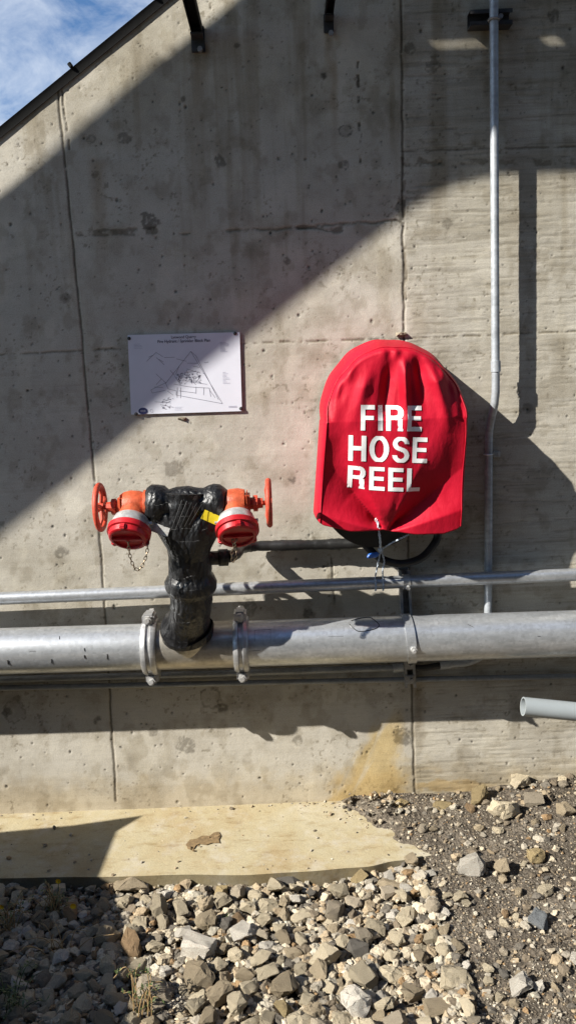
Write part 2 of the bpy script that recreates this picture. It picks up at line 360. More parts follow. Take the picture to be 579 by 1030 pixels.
    # run-off under the arms, rust by the conduit, ochre splash, splashback at the foot
    for u0, v0, v1, w in [(197, 40, 150, 5), (206, 42, 110, 3), (329, 30, 120, 4), (335, 60, 200, 3), (487, 20, 170, 4), (500, 30, 140, 3), (420, 690, 780, 5), (98, 160, 330, 9)]:
        sl = win([u0, u0+(v1-v0)*.03], [v0, v1], w+12); U_, V_ = U[sl], V[sl]
        m = sstep(w+3, 0, np.abs(U_-u0-(V_-v0)*0.03+(fbm(U_/8, V_/20, 91)-.5)*5))*sstep(v0-6, v0+6, V_)*sstep(v1, v0, V_)
        for i in range(3): col[sl][..., i] *= 1-m*0.7*(1-(0.62, 0.53, 0.42)[i])
    t = np.clip((V-705)/95, 0, 1.2); cen = 398-30*t; half = 10+34*t
    oc = sstep(1.15, 0.55, np.abs(U-cen)/half+(fbm(U/16, V/16, 95)-.5)*0.9)*sstep(700, 740, V)*sstep(0.25, 0.6, fbm(U/9+V/18, V/60, 97)+0.12)
    shade(oc*0.9, (1.0, 0.82, 0.47))
    oc2 = sstep(0.5, 0.66, fbm(U/22, V/10, 99))*sstep(410, 425, U)*sstep(765, 785, V)*sstep(520, 470, U); shade(oc2*.7, (1.0, 0.82, 0.5))
    shade(sstep(772, 806, V+(n3-.5)*30+(U-60)*.04)*0.6, (0.90, 0.80, 0.62))
    shade(sstep(-20, 90, 160-V)*0.35*(1-right), (1.04, 1.02, 0.96))
    # mesh
    keep = Z <= top_z(X)
    idx = np.arange(nx*nz).reshape(nz, nx)
    q = np.stack([idx[:-1, :-1], idx[:-1, 1:], idx[1:, 1:], idx[1:, :-1]], -1)
    km = keep[:-1, :-1] & keep[:-1, 1:] & keep[1:, 1:] & keep[1:, :-1]
    q = q[km]
    co = np.stack([X, -h, Z], -1).reshape(-1, 3); cc = np.concatenate([col.reshape(-1, 3), (0.12+0.88*right+0.25*low*(1-right)).reshape(-1, 1)], 1)
    # the body of the wall behind that cast face: sloping top on the left, carrying on past the frame
    zt = 6.0; xl = -9.0; zl = 0.6; xk = TOP_A.x+(zl-TOP_A.z)/tsl; xr = TOP_A.x+(zt-TOP_A.z)/tsl
    prof = [(xl, -.6), (9, -.6), (9, zt), (xr, zt), (xk, zl), (xl, zl)]
    bv = [(x, 0.006, z) for x, z in prof]+[(x, 0.36, z) for x, z in prof]; b0 = len(co)
    faces = [list(f) for f in q]
    extra = [[b0+i for i in (0, 1, 2, 3, 4, 5)], [b0+6+i for i in (5, 4, 3, 2, 1, 0)]]+[[b0+i, b0+6+i, b0+6+(i+1) % 6, b0+(i+1) % 6] for i in range(6)]
    co = np.concatenate([co, np.array(bv)]); cc = np.concatenate([cc, np.full((12, 4), 0.9)])
    me = bpy.data.meshes.new('concrete_wall')
    nq = len(q); lt = [4]*nq+[len(f) for f in extra]; loops = np.concatenate([q.reshape(-1), np.array(sum(extra, []))])
    me.vertices.add(len(co)); me.vertices.foreach_set('co', co.astype(np.float32).reshape(-1))
    me.loops.add(len(loops)); me.loops.foreach_set('vertex_index', loops.astype(np.int32))
    starts = np.concatenate([[0], np.cumsum(lt)[:-1]]); me.polygons.add(len(lt)); me.polygons.foreach_set('loop_start', starts.astype(np.int32))
    me.update(calc_edges=True); me.validate()
    at_ = me.attributes.new('stain', 'FLOAT_COLOR', 'POINT'); at_.data.foreach_set('color', np.clip(cc, 0, 1.3).astype(np.float32).reshape(-1))
    me.materials.append(M['concrete'])
    o = bpy.data.objects.new('concrete_wall', me); COL.objects.link(o)
    for p in list(me.polygons)[:0]: pass
    return o
wall = build_wall()
tag(wall, 'tall grey cast concrete wall with pour joints and a sloping top edge', 'wall')
# dark steel angle along the sloping top edge
bm = bmesh.new(); nrm = Vector((-tdir.z, 0, tdir.x))
a, b = TOP_A-tdir*4.2, TOP_A+tdir*4.0
prism(bm, [a+nrm*0.012+Vector((0, -0.012, 0)), a+nrm*0.012+Vector((0, 0.1, 0)), a-nrm*0.004+Vector((0, -0.003, 0))*1, a-nrm*0.016+Vector((0, -0.0035, 0)), a-nrm*0.016+Vector((0, -0.007, 0)), a+nrm*0.002+Vector((0, -0.008, 0))], b-a)
for i in range(-9, 10):
    c = TOP_A+tdir*(i*0.36+0.33)+nrm*0.014+Vector((0, -0.012, 0)); tube(bm, [c, c+nrm*0.014], 0.007, 8)
trim = obj('edge_trim', bm, M['black_steel'], wall, True, 30)

# ------------------------------------------------------------------ footing and ground
EDGE = [(-140, 886), (0, 883), (100, 882), (200, 880), (270, 879), (330, 875), (370, 871), (400, 866), (430, 861), (455, 852), (470, 838), (476, 815)]
ep = bez([gp(x, y) for x, y in EDGE], 9)
ep = [Vector((p.x, p.y+(float(0 if i in (0, 1) else 1))*(.0022*math.sin(i*.55)+.002*math.sin(i*.31+1)), 0)) for i, p in enumerate(ep)]
poly = [Vector((-7, 0.004, 0)), Vector((-7, ep[0].y, 0))]+ep+[Vector((ep[-1].x, 0.004, 0))]
bm = bmesh.new(); prism(bm, poly[::-1], Vector((0, 0, -0.2)))
top = [e for e in bm.edges if all(abs(v.co.z) < 1e-5 for v in e.verts) and min(v.co.y for v in e.verts) < -0.02]
bmesh.ops.bevel(bm, geom=top, offset=0.006, segments=2, affect='EDGES', clamp_overlap=True)
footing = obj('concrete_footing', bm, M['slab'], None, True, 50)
tag(footing, 'low cream stained concrete footing running along the foot of the wall', 'footing')
SLAB_END = ep[72].x

def hgt(x, y):
    x = np.asarray(x, float); y = np.asarray(y, float)
    base = -0.056+0.0*x
    r = sstep(0.29, 0.47, x+(fbm(x*9, y*9, 331)-.5)*.14+.62*np.clip(y+.40, 0, .4))
    base = base+r*(0.066+0.035*sstep(0.5, 1.1, x)*sstep(-0.7, 0, y)+0.012*sstep(-.35, -.1, y)-0.03*sstep(-0.55, -1.2, y))
    base = base+(fbm(x*3, y*3, 301)-.5)*0.03+(fbm(x*14, y*14, 311)-.5)*0.016*(0.4+r)+(fbm(x*60, y*60, 321, 3)-.5)*0.005
    far = sstep(1.6, 4.0, np.hypot(x, y+.6)); return base*(1-far)+far*(-0.06)
def build_ground():
    xs = np.concatenate([[-400, -60, -15, -6, -3], np.arange(-1.7, 1.7, 0.0075), [3, 6, 15, 60, 400]])
    ys = np.concatenate([[-400, -60, -15, -6, -3.2, -2.3], np.arange(-1.7, 0.02, 0.0075), [0.15, 0.35, 3, 15, 60, 400]])
    X, Y = np.meshgrid(xs, ys); Zh = hgt(X, Y); nx, ny = len(xs), len(ys)
    idx = np.arange(nx*ny).reshape(ny, nx); q = np.stack([idx[:-1, :-1], idx[:-1, 1:], idx[1:, 1:], idx[1:, :-1]], -1).reshape(-1, 4)
    me = bpy.data.meshes.new('ground'); co = np.stack([X, Y, Zh], -1).reshape(-1, 3)
    me.from_pydata(co.tolist(), [], q.tolist()); me.update(); me.materials.append(M['soil'])
    for p in me.polygons: p.use_smooth = True
    o = bpy.data.objects.new('ground', me); COL.objects.link(o); return struct(o)
ground = build_ground()

# ------------------------------------------------------------------ stones
def hull_mesh(seed, n=13, sq=(1, .8, .62), name='stone', detail=True):
    r = random.Random(seed); bm = bmesh.new()
    for i in range(n):
        v = Vector((r.gauss(0, 1), r.gauss(0, 1), r.gauss(0, 1))).normalized()*r.uniform(.82, 1.05)
        m = max(abs(v.x), abs(v.y), abs(v.z)); v = v*(0.40+0.60/m*0.8)
        bm.verts.new((v.x*sq[0], v.y*sq[1], v.z*sq[2]))
    res = bmesh.ops.convex_hull(bm, input=bm.verts[:])
    bmesh.ops.delete(bm, geom=[v for v in bm.verts if not v.link_faces], context='VERTS')
    if detail:
        bmesh.ops.dissolve_limit(bm, angle_limit=math.radians(14), verts=bm.verts[:], edges=bm.edges[:])
        bmesh.ops.bevel(bm, geom=bm.edges[:], offset=0.022, segments=1, affect='EDGES')
        bmesh.ops.triangulate(bm, faces=bm.faces[:])
        for lim in (.4, .25):
            bmesh.ops.subdivide_edges(bm, edges=[e for e in bm.edges if e.calc_length() > lim], cuts=1); bmesh.ops.triangulate(bm, faces=bm.faces[:])
        bm.normal_update()
        for v in bm.verts:
            q = v.co*2.6+Vector((seed*3.1, seed*.7, 0)); v.co += v.normal*(mnoise.noise(q)*.075+mnoise.noise(q*2.7)*.045)
        for v in bm.verts: v.co += Vector((r.uniform(-1, 1), r.uniform(-1, 1), r.uniform(-1, 1)))*0.022
        bmesh.ops.triangulate(bm, faces=bm.faces[:])
    mx = max(v.co.length for v in bm.verts)
    for v in bm.verts: v.co /= mx
    return bm
STONE_ME = []
for i in range(26):
    bm = hull_mesh(100+i, random.Random(i).choice([13, 16, 20, 26]), random.Random(i+50).choice([(1, .8, .65), (1, .75, .7), (1, .9, .75), (1, .7, .5)]))
    bmesh.ops.recalc_face_normals(bm, faces=bm.faces)
    me = bpy.data.meshes.new('stone'); bm.to_mesh(me); bm.free(); me.materials.append(ROCKS['grey'])
    for p in me.polygons: p.use_smooth = True
    me.set_sharp_from_angle(angle=math.radians(22)); STONE_ME.append(me)
placed = []
def stone(x, y, r, colour, sink=0.42, z=None, label=None, lift=0.0, seed=None):
    rd = random.Random(seed if seed is not None else (int(x*7919)+int(y*104729)))
    o = bpy.data.objects.new('stone', rd.choice(STONE_ME)); COL.objects.link(o)
    s = r*rd.uniform(.95, 1.1); o.scale = (s*rd.uniform(.9, 1.1), s*rd.uniform(.9, 1.1), s*rd.uniform(.85, 1.05))
    o.rotation_euler = (rd.uniform(-.5, .5), rd.uniform(-.5, .5), rd.uniform(0, 2*PI))
    zz = float(hgt(x, y)) if z is None else z
    o.location = (x, y, zz+r*0.62*(1-sink)+lift)
    o.material_slots[0].link = 'OBJECT'; o.material_slots[0].material = ROCKS[colour]
    placed.append((x, y, r, o)); o['_c'] = colour
    if label: tag(o, label, 'stone')
    return o
# the stones one can pick out (photo position, width in photo, colour, label)
NAMED = [
 (473, 874, 33, 'whitish', 'large whitish block of stone lying alone on the dark soil beyond the footing end'),
 (504, 874, 26, 'tan', 'tan stone on dark soil just right of the large whitish block'),
 (540, 926, 24, 'blue grey', 'smooth blue grey stone on the dark soil at right'),
 (537, 862, 22, 'yellow', 'flat yellow stone on the dark soil, above the smooth blue grey one'),
 (132, 897, 34, 'tan', 'big tan boulder against the footing edge where the sunlit rubble begins'),
 (200, 960, 42, 'whitish', 'big pale rock with flat sunlit top amid the sunlit rubble'),
 (202, 990, 44, 'tan', 'big tan rock just below the big pale flat topped rock'),
 (135, 958, 36, 'rusty brown', 'rusty brown rock at the edge of the shade in the rubble'),
 (155, 1008, 40, 'grey', 'big grey rock near the bottom edge beside the dry weed'),
 (57, 996, 26, 'grey', 'grey rock sticking out of the deep shade at lower left'),
 (327, 970, 34, 'cream', 'large cream rock with a reddish face right of centre in the rubble'),
 (455, 990, 42, 'cream', 'long cream rock lying flat where rubble meets soil'),
 (522, 994, 32, 'whitish', 'flat whitish slab on the soil near the bottom right corner'),
 (357, 1016, 40, 'whitish', 'big whitish rock at the bottom edge of the rubble'),
 (412, 1006, 36, 'tan', 'big tan rock at the bottom edge, left of the long cream rock'),
 (410, 930, 26, 'cream', 'upright cream rock at the right margin of the rubble'),
 (505, 816, 40, 'cream', 'largest cream slab in the heap of stones against the wall'),
 (481, 803, 28, 'yellow', 'yellow stone on the left of the heap against the wall'),
 (521, 789, 28, 'cream', 'cream stone at the top of the heap against the wall'),
 (537, 806, 22, 'grey', 'grey stone on the right of the heap against the wall'),
 (402, 811, 20, 'yellow', 'yellow stone on the gravelly footing end below the ochre stain'),
 (444, 813, 24, 'yellow', 'yellow stone lying between the ochre stain and the heap of stones'),
 (462, 902, 18, 'cream', 'flat cream stone on the soil just below the large whitish block'),
 (548, 896, 20, 'cream', 'rounded cream stone on the soil above the smooth blue grey one'),
 (569, 815, 22, 'tan', 'tan stone at the right edge by the wall'),
 (245, 945, 30, 'whitish', 'pale blocky rock near the middle of the rubble bed'),
 (290, 888, 30, 'dark grey', 'dark grey rock wedged against the footing edge'),
]
for (u, v, w, c, lab) in NAMED:
    z = -0.03
    for _ in range(4):
        p = gp(u, v, z); z = float(hgt(p.x, p.y))+0.012
        if v < 830 and u < 446: z = 0.008
    r = w*k_at(p)*0.50
    stone(p.x, p.y, r, c, 0.3, z-0.012, lab, 0.018 if (p.x < .40 and v > 905) else 0.0)
# fill the bed
names = ['cream', 'tan', 'grey', 'dark grey', 'rusty brown', 'whitish', 'yellow']
def pick(): return random.choices(names, [.42, .23, .13, .04, .02, .15, .01])[0]
def clash(x, y, r, f): return any((x-a)**2+(y-b)**2 < (f*(r+c))**2 for a, b, c, _ in placed)
def edge_y(x):
    for a, b in zip(ep, ep[1:]):
        if a.x <= x <= b.x: return a.y+(b.y-a.y)*(x-a.x)/(b.x-a.x)
    return ep[0].y if x < ep[0].x else 0.0
TARGET = 299
for (r0, r1, cnt, f) in [(0.034, 0.046, 40, .72), (0.028, 0.036, 135, .66), (0.020, 0.028, 300, .60)]:
    k = 0; tries = 0
    while k < cnt and tries < 9000 and len(placed) < TARGET:
        tries += 1
        u, v = random.uniform(-12, 582), random.uniform(790, 1045); p = gp(u, v, -0.05); x, y = p.x, p.y
        bed = 1 - float(sstep(.30, .50, x-0.06*(-y-.5)))
        onl = x < SLAB_END and y > edge_y(x)-.02
        if onl and float(hgt(x, y)) < .004: continue
        if random.random() > (0 if onl else bed)+(0.06 if r0 > .03 else .12)+(.35 if (x > .55 and y > -.2) else 0): continue
        r = random.uniform(r0, r1)
        if bed < .5: r *= .62
        if y > -0.01-r: continue
        if not onl and x < SLAB_END and y+r*.8 > edge_y(x): continue
        if clash(x, y, r, f): continue
        stone(x, y, r, pick(), 0.25, None, None, random.uniform(0, .03) if bed > .5 else 0); k += 1
for (x, y, r, o) in placed:
    if 'label' in o: continue
    c = o['_c']; size = 'large' if r > .036 else ('medium' if r > .024 else 'small')
    p = o.location
    if x > .42 and y > -.3: where = 'in or near the heap against the wall at right'
    elif x > .30: where = 'scattered on the dark soil at right'
    elif x < -.58-0.1*(-y-.5): where = 'in the shaded rubble at lower left'
    else: where = 'in the sunlit rubble bed below the footing'
    lab = f'{size} {c} angular stone {where}'
    tag(o, lab, 'stone', f'{size} {c} stones {where}')
for *_, o in placed:
    if '_c' in o: del o['_c']

# loose chips too many to count: one object
def build_chips():
    tmpl = []
    for i in range(20):
        bm = hull_mesh(900+i, 9 if i < 12 else 15, (1, .8, .62), detail=i >= 12); bmesh.ops.triangulate(bm, faces=bm.faces[:]); bm.verts.ensure_lookup_table()
        tmpl.append((np.array([v.co[:] for v in bm.verts]), np.array([[v.index for v in f.verts] for f in bm.faces]))); bm.free()
    V, Fc, C = [], [], []; off = 0; rr = np.random.default_rng(3)
    pal = np.array([(.44, .375, .275), (.32, .25, .165), (.30, .265, .21), (.12, .105, .085), (.42, .38, .30), (.26, .17, .09), (.15, .12, .085)])
    def add(x, y, r, z):
        nonlocal off
        v, f = tmpl[rr.integers(12) if r < .011 else 12+rr.integers(8)]; th = rr.uniform(0, 2*PI); ca, sa = math.cos(th), math.sin(th); ph = rr.uniform(-.7, .7)
        R = np.array([[ca, -sa, 0], [sa, ca, 0], [0, 0, 1]])@np.array([[1, 0, 0], [0, math.cos(ph), -math.sin(ph)], [0, math.sin(ph), math.cos(ph)]])
        V.append((v*r)@R.T+np.array([x, y, z])); Fc.append(f+off); off += len(v)
        c = pal[rr.choice(7, p=([.26, .2, .2, .08, .10, .05, .11] if x < .42 else [.11, .15, .22, .17, .05, .05, .25]))]*rr.uniform(.75, 1.15); C.append(np.tile(np.append(c, 1), (len(v), 1)))
    n = 0
    while n < 16000:
        u, v = rr.uniform(-30, 600), rr.uniform(775, 1075); p = gp(u, v, -.04); x, y = p.x, p.y
        if y > -0.004: continue
        bed = 1-float(sstep(.30, .50, x-0.06*(-y-.5)))
        on_slab = x < SLAB_END-.01 and y > edge_y(x)-.004 and float(hgt(x, y)) < .0
        r = rr.choice([.0028, .0045, .007, .011, .016, .022], p=([.10, .15, .22, .25, .20, .08] if bed > .5 and not (x < SLAB_END and y > edge_y(x)) else [.50, .31, .13, .04, .015, .005]))
        if on_slab:
            w = math.exp(y/0.035)*(.10+.9*float(sstep(-.3, .35, x)))+1.1*float(sstep(.10, .45, x+.6*(y+.14)))*math.exp(-abs(y+.10)/.12)+.018
            if rr.random() > w or r > .012: continue
            add(x, y, r, r*.35)
        else:
            if bed > .5 and r < .006 and rr.random() < .7: continue
            if bed < .5 and r > .004 and rr.random() < .35: continue
            if bed > .5 and r > .01 and clash(x, y, r, .5): continue
            z = float(hgt(x, y))
            add(x, y, r*(1.15 if bed > .5 else 1), z+r*.25+(rr.uniform(0, .022) if bed > .5 and r > .006 else 0))
        n += 1
    V = np.concatenate(V); Fc = np.concatenate(Fc); C = np.concatenate(C)
    me = bpy.data.meshes.new('gravel'); me.from_pydata(V.tolist(), [], Fc.tolist()); me.update()
    a = me.attributes.new('tone', 'FLOAT_COLOR', 'POINT'); a.data.foreach_set('color', C.astype(np.float32).reshape(-1))
    n_ = NT('mixed_gravel'); at_ = n_.n('ShaderNodeAttribute'); at_.attribute_name = 'tone'
    c = n_.mul(at_.outputs['Color'], n_.ramp(n_.noise(n_.coord(), 180, 4), [(0.3, (.7,)), (.7, (1.1,))])); n_.done(c, 0.9, None, 0, .2)
    me.materials.append(n_.m); o = bpy.data.objects.new('gravel', me); COL.objects.link(o)
    o['kind'] = 'stuff'; o['label'] = 'loose chips and small gravel over soil and footing'; o['category'] = 'gravel'; return o
build_chips()

# brown crust broken out on the footing
c = gp(206, 846, 0.003); bm = bmesh.new(); pts = []
kk = k_at(c)
for (dx, dy) in [(-19, 4), (-15, -1), (-8, -2), (-3, -5), (5, -5), (9, -8), (14, -9), (16, -5), (14, -1), (15, 2), (8, 2), (2, 4), (-5, 3), (-9, 5), (-11, 8), (-16, 8)]:
    q = gp(206+dx, 846+dy, 0.002); pts.append(q)
prism(bm, pts, Vector((0, 0, 0.0022)))
for i, (dx, dy, r) in enumerate([(-15, 7, .010), (-11, 9, .008), (12, -5, .009), (4, -4, .006), (-6, 5, .006)]):
    q = gp(206+dx, 846+dy, 0.006); b2 = hull_mesh(40+i, 9, (1, .8, .5), detail=False); mp = {}
    for v in b2.verts: mp[v] = bm.verts.new(q+v.co*r)
    for f in b2.faces: bm.faces.new([mp[x] for x in f.verts])
    b2.free()
tag(obj('earth_crust', bm, M['flake'], None, False), 'thin brown crust of earth lying on the cream footing', 'dirt')

# ------------------------------------------------------------------ main pipe with tee and couplings
DM = 0.145; RM = 0.0825
pa, pb = at(0, 655, DM), at(579, 637, DM); pd = (pb-pa).normalized()
def along(px, base=pa, other=pb): # point of an axis above photo column px
    t = (px-0)/579.0; return base+(other-base)*t
main = thing('water_pipe', 'thick galvanised water main running along the wall with a tee and two couplings', 'pipe', along(198)-Vector((0, 0, RM)))
bm = bmesh.new(); tube(bm, [pa-pd*2.2, along(153)], RM, 64); obj('pipe_length', bm, M['galv'], main)
bm = bmesh.new(); tube(bm, [along(243), pb+pd*2.2], RM, 64); obj('pipe_length', bm, M['galv'], main)
bm = bmesh.new(); tube(bm, [along(153.2), along(242.8)], RM+0.0015, 64)
# outlet leans out from the wall
LEAN = Vector((0.0, -0.50, 0.86)).normalized()
tc = along(191)
lathe(bm, tc, LEAN, [(0.0, RM*.985), (0.075, RM*.97), (0.098, RM*.93), (0.105, RM*.93)], 40)
obj('tee', bm, M['galv_tee'], main)
def coupling(px):
    c = along(px); u = Vector((0, 0, 1)); v = Vector((0, -1, 0)); w = 0.026
    bm = bmesh.new()
    prof = [(-w, RM+.002), (-w, RM+.014), (-w*.75, RM+.019), (-w*.35, RM+.020), (-w*.25, RM+.013), (w*.25, RM+.013), (w*.35, RM+.020), (w*.75, RM+.019), (w, RM+.014), (w, RM+.002)]
    lathe(bm, c, pd, prof, 48)
    for s in (1, -1):
        box(bm, c+u*s*(RM+.026)+v*.004, (w*1.7, .075, .040), (pd, v, u), .008)
    o = obj('coupling', bm, M['cast'], main)
    for s in (1, -1):
        b = bmesh.new(); q = c+u*s*(RM+.030)
        tube(b, [q-v*.052, q+v*.060], .0085, 10); tube(b, [q+v*.042, q+v*.055], .0150, 6); tube(b, [q-v*.055, q-v*.042], .015, 6)
        bo = obj('bolt', b, M['alloy'], o)
        bo.matrix_parent_inverse = Matrix.Identity(4)
    return o
coupling(152.5); coupling(243)
# pen loop drawn on the main
bm = bmesh.new(); loop = []
for i in range(36):
    t = i/35*1.86*PI-2.5; u = 366+14*math.cos(t)+2*math.sin(3*t); v = 628+7*math.sin(t)-math.cos(t)*1.0
    q = at(u, v, 0.2); dd = (q-CAM).normalized(); e = CAM-pa; # onto the pipe surface
    A = dd-pd*dd.dot(pd); B = e-pd*e.dot(pd); a_ = A.dot(A); b_ = 2*A.dot(B); c_ = B.dot(B)-(RM+.0006)**2
    disc = b_*b_-4*a_*c_
    if disc > 0: loop.append(CAM+dd*((-b_-math.sqrt(disc))/(2*a_)))
tube(bm, loop, 0.0016, 6); obj('pen_mark', bm, M['rubber'], main)
bm = bmesh.new()
def on_main(u, v):
    dd = (at(u, v, .2)-CAM).normalized(); e = CAM-pa; A = dd-pd*dd.dot(pd); B = e-pd*e.dot(pd); a_ = A.dot(A); b_ = 2*A.dot(B); c_ = B.dot(B)-(RM+.0005)**2; ds = b_*b_-4*a_*c_
    return CAM+dd*((-b_-math.sqrt(max(ds, 0)))/(2*a_))
for (u0, v0, u1, v1, w_) in [(85, 652, 85.5, 655, .003), (85, 659, 85.5, 662, .004), (52, 663, 52, 667, .003), (108, 658, 108, 663, .003), (8, 664, 8.5, 668, .004), (30, 655, 36, 655, .001), (60, 640, 60, 643, .002), (256, 634, 256, 645, .0008), (256, 634, 272, 633, .0008), (272, 633, 272, 644, .0008), (250, 655, 262, 654, .0008), (470, 628, 476, 631, .0012), (540, 640, 543, 640, .0015), (330, 640, 345, 640, .0007)]:
    bm = bmesh.new(); tube(bm, [on_main(u0+(u1-u0)*i/3, v0+(v1-v0)*i/3) for i in range(4)], w_*.6, 6); obj('stencil_mark', bm, M['bracket'], main)

# ------------------------------------------------------------------ upper pipe
DU = 0.070; RU = 0.0235
ua, ub = at(0, 602, DU), at(579, 578, DU); ud = (ub-ua).normalized()
bm = bmesh.new(); tube(bm, [ua-ud*2.2, along(285, ua, ub), ub+ud*2.2], RU, 32)
upper = obj('water_pipe', bm, M['galv'], None)
tag(upper, 'slimmer galvanised pipe running just above the thick water main', 'pipe')

# lower conduits
def run(name, pts, r, m, lab, cat, parent=None, seg=14):
    bm = bmesh.new(); tube(bm, pts, r, seg); o = obj(name, bm, m, parent)
    if lab: tag(o, lab, cat)
    return o
la, lb = at(0, 692, .020), at(579, 680, .020); ld = (lb-la).normalized()
run('conduit', [la-ld*2, lb+ld*2], .0105, M['conduit_dull'], 'thin grey conduit fixed low on the wall, lowest of the long pipes', 'conduit')
# vertical conduit, set back to the wall half way down, turning along the wall under the main
cv = thing('conduit', 'upright grey conduit on the wall, bending back and turning left under the water main', 'conduit', at(490, 655, .03))
path = [at(495, -190, .066), at(496, -60, .066), at(496.5, 100, .066), at(497.5, 300, .066), at(498, 385, .066)]+bez([at(498, 395, .066), at(496.5, 408, .058), at(493, 424, .035), at(491.3, 436, .024), at(491, 450, .022)], 6)+[at(490.5, 600, .022)]+\
    bez([at(490, 632, .022), at(489, 648, .022), at(483, 660, .022), at(470, 666, .022), at(452, 668, .022)], 6)
bm = bmesh.new(); tube(bm, path, .0142, 20); obj('tube', bm, M['conduit'], cv)
for (a, b, da, db) in [((498, 363), (498.2, 374), .066, .066), ((452, 668), (442, 669), .022, .022), ((405, 671), (395, 672), .022, .022)]:
    bm = bmesh.new(); tube(bm, [at(*a, da), at(*b, db)], .0172, 20); obj('sleeve', bm, M['conduit'], cv)
bm = bmesh.new(); tube(bm, bez([at(443, 669, .022), at(424, 672, .026), at(404, 671, .022)], 6), .0125, 14); obj('flexible_joint', bm, M['rubber'], cv)
run('tube', [at(398, 671.6, .022), at(200, 678, .022), at(0, 683.5, .022), at(-300, 692, .022)], .0125, M['conduit_dull'], None, None, cv)
bm = bmesh.new(); q = at(499, 457, .003); box(bm, q, (.026, .006, .022), None, .002); tube(bm, [at(499.5, 457, .004), at(499.5, 457, .011)], .005, 8)
ring = [at(490.8, 457, .022)+Vector((math.cos(t)*.0165, math.sin(t)*.0165, 0)) for t in [i*2*PI/20 for i in range(20)]]
tube(bm, ring, .0025, 6, closed=True); obj('saddle_clip', bm, M['alloy'], cv)

# strut that holds the conduit near the top
sb = at(492, 20, .025); bm = bmesh.new(); wS = 42*k_at(sb)
box(bm, sb+Vector((0, .022, 0)), (wS, .004, .046), None, 0)
for s in (-1, 1):
    box(bm, sb+Vector((0, 0, s*.0225)), (wS, .048, .003)); box(bm, sb+Vector((0, -.0235, s*.0165)), (wS, .003, .010))
st = thing('support_channel', 'short dark steel channel bolted to the wall behind the top of the upright conduit', 'bracket', sb)
obj('channel', bm, M['bracket'], st, True, 20)
bm = bmesh.new(); c0 = at(496, 20, .066)
tube(bm, [c0+Vector((math.cos(t)*.0165, math.sin(t)*.0165, 0)) for t in [i*2*PI/20 for i in range(20)]], .004, 6, closed=True)
tube(bm, [sb+Vector((.03, -.03, 0)), sb+Vector((.03, -.016, 0))], .008, 8); obj('pipe_clamp', bm, M['galv_dull'], st)

# bracket for the two pipes
bt, bb = at(405.5, 572, .022), at(412, 690, .022); bd = (bt-bb).normalized(); ux = Vector((1, 0, 0)); uy = Vector((0, 1, 0))
pk = thing('pipe_bracket', 'galvanised upright strut and strap holding both pipes beside the hose reel', 'bracket', bb)
bm = bmesh.new(); L = (bt-bb).length; mid = (bt+bb)/2
box(bm, mid+Vector((0, .019, 0)), (.040, .004, L), (ux, uy, bd))
for s in (-1, 1): box(bm, mid+ux*s*.0195, (.003, .042, L), (ux, uy, bd)); box(bm, mid+ux*s*.015+Vector((0, -.0195, 0)), (.008, .003, L-.002), (ux, uy, bd))
obj('strut', bm, M['galv_dull'], pk, True, 20)
mc = along(409); bm = bmesh.new(); rows = []
for i in range(25):
    t = math.radians(112-i*(205/24)); off = ux*(.022*(i/24-.35))
    rr_ = RM+.0025; up_ = Vector((0, 0, 1)); fr = Vector((0, -1, 0))
    d = fr*math.cos(t)+up_*math.sin(t); d = d - pd*d.dot(pd); d.normalize()
    rows.append([bm.verts.new(mc+off+d*(rr_+e)+ux*s*.016) for s in (-1, 1) for e in (0, .004)])
for a, b in zip(rows, rows[1:]):
    for i, j in ((0, 1), (1, 3), (3, 2), (2, 0)): bm.faces.new((a[i], a[j], b[j], b[i]))
bm.faces.new(rows[0]); bm.faces.new(rows[-1]); obj('strap', bm, M['galv'], pk, True, 30)
bm = bmesh.new(); q = mc+Vector((.010, -RM-.004, -.012)); tube(bm, [q, q+Vector((0, -.012, 0))], .012, 6); tube(bm, [q, q+Vector((0, -.022, -.002))], .006, 8)
obj('bolt', bm, M['alloy'], pk)
bm = bmesh.new(); uc = along(408, ua, ub); rows = []
for i in range(19):
    t = math.radians(140-i*(250/18)); d = Vector((0, -math.cos(t), math.sin(t)))
    rows.append([bm.verts.new(uc+d*(RU+.001+e)+ux*s*.012) for s in (-1, 1) for e in (0, .003)])
for a, b in zip(rows, rows[1:]):
    for i, j in ((0, 1), (1, 3), (3, 2), (2, 0)): bm.faces.new((a[i], a[j], b[j], b[i]))
bm.faces.new(rows[0]); bm.faces.new(rows[-1]); q = uc+Vector((.002, -RU-.002, -.012)); tube(bm, [q, q+Vector((0, -.014, -.004))], .008, 6)
obj('pipe_clip', bm, M['alloy'], pk, True, 30)
for v in (669, 683):
    bm = bmesh.new(); q = at(411.5, v, .045); box(bm, q, (.036, .010, .032), None, .003); tube(bm, [q+Vector((.006, 0, 0)), q+Vector((.006, -.016, 0))], .006, 8)
    obj('conduit_clip', bm, M['galv_dull'], pk, True, 30)

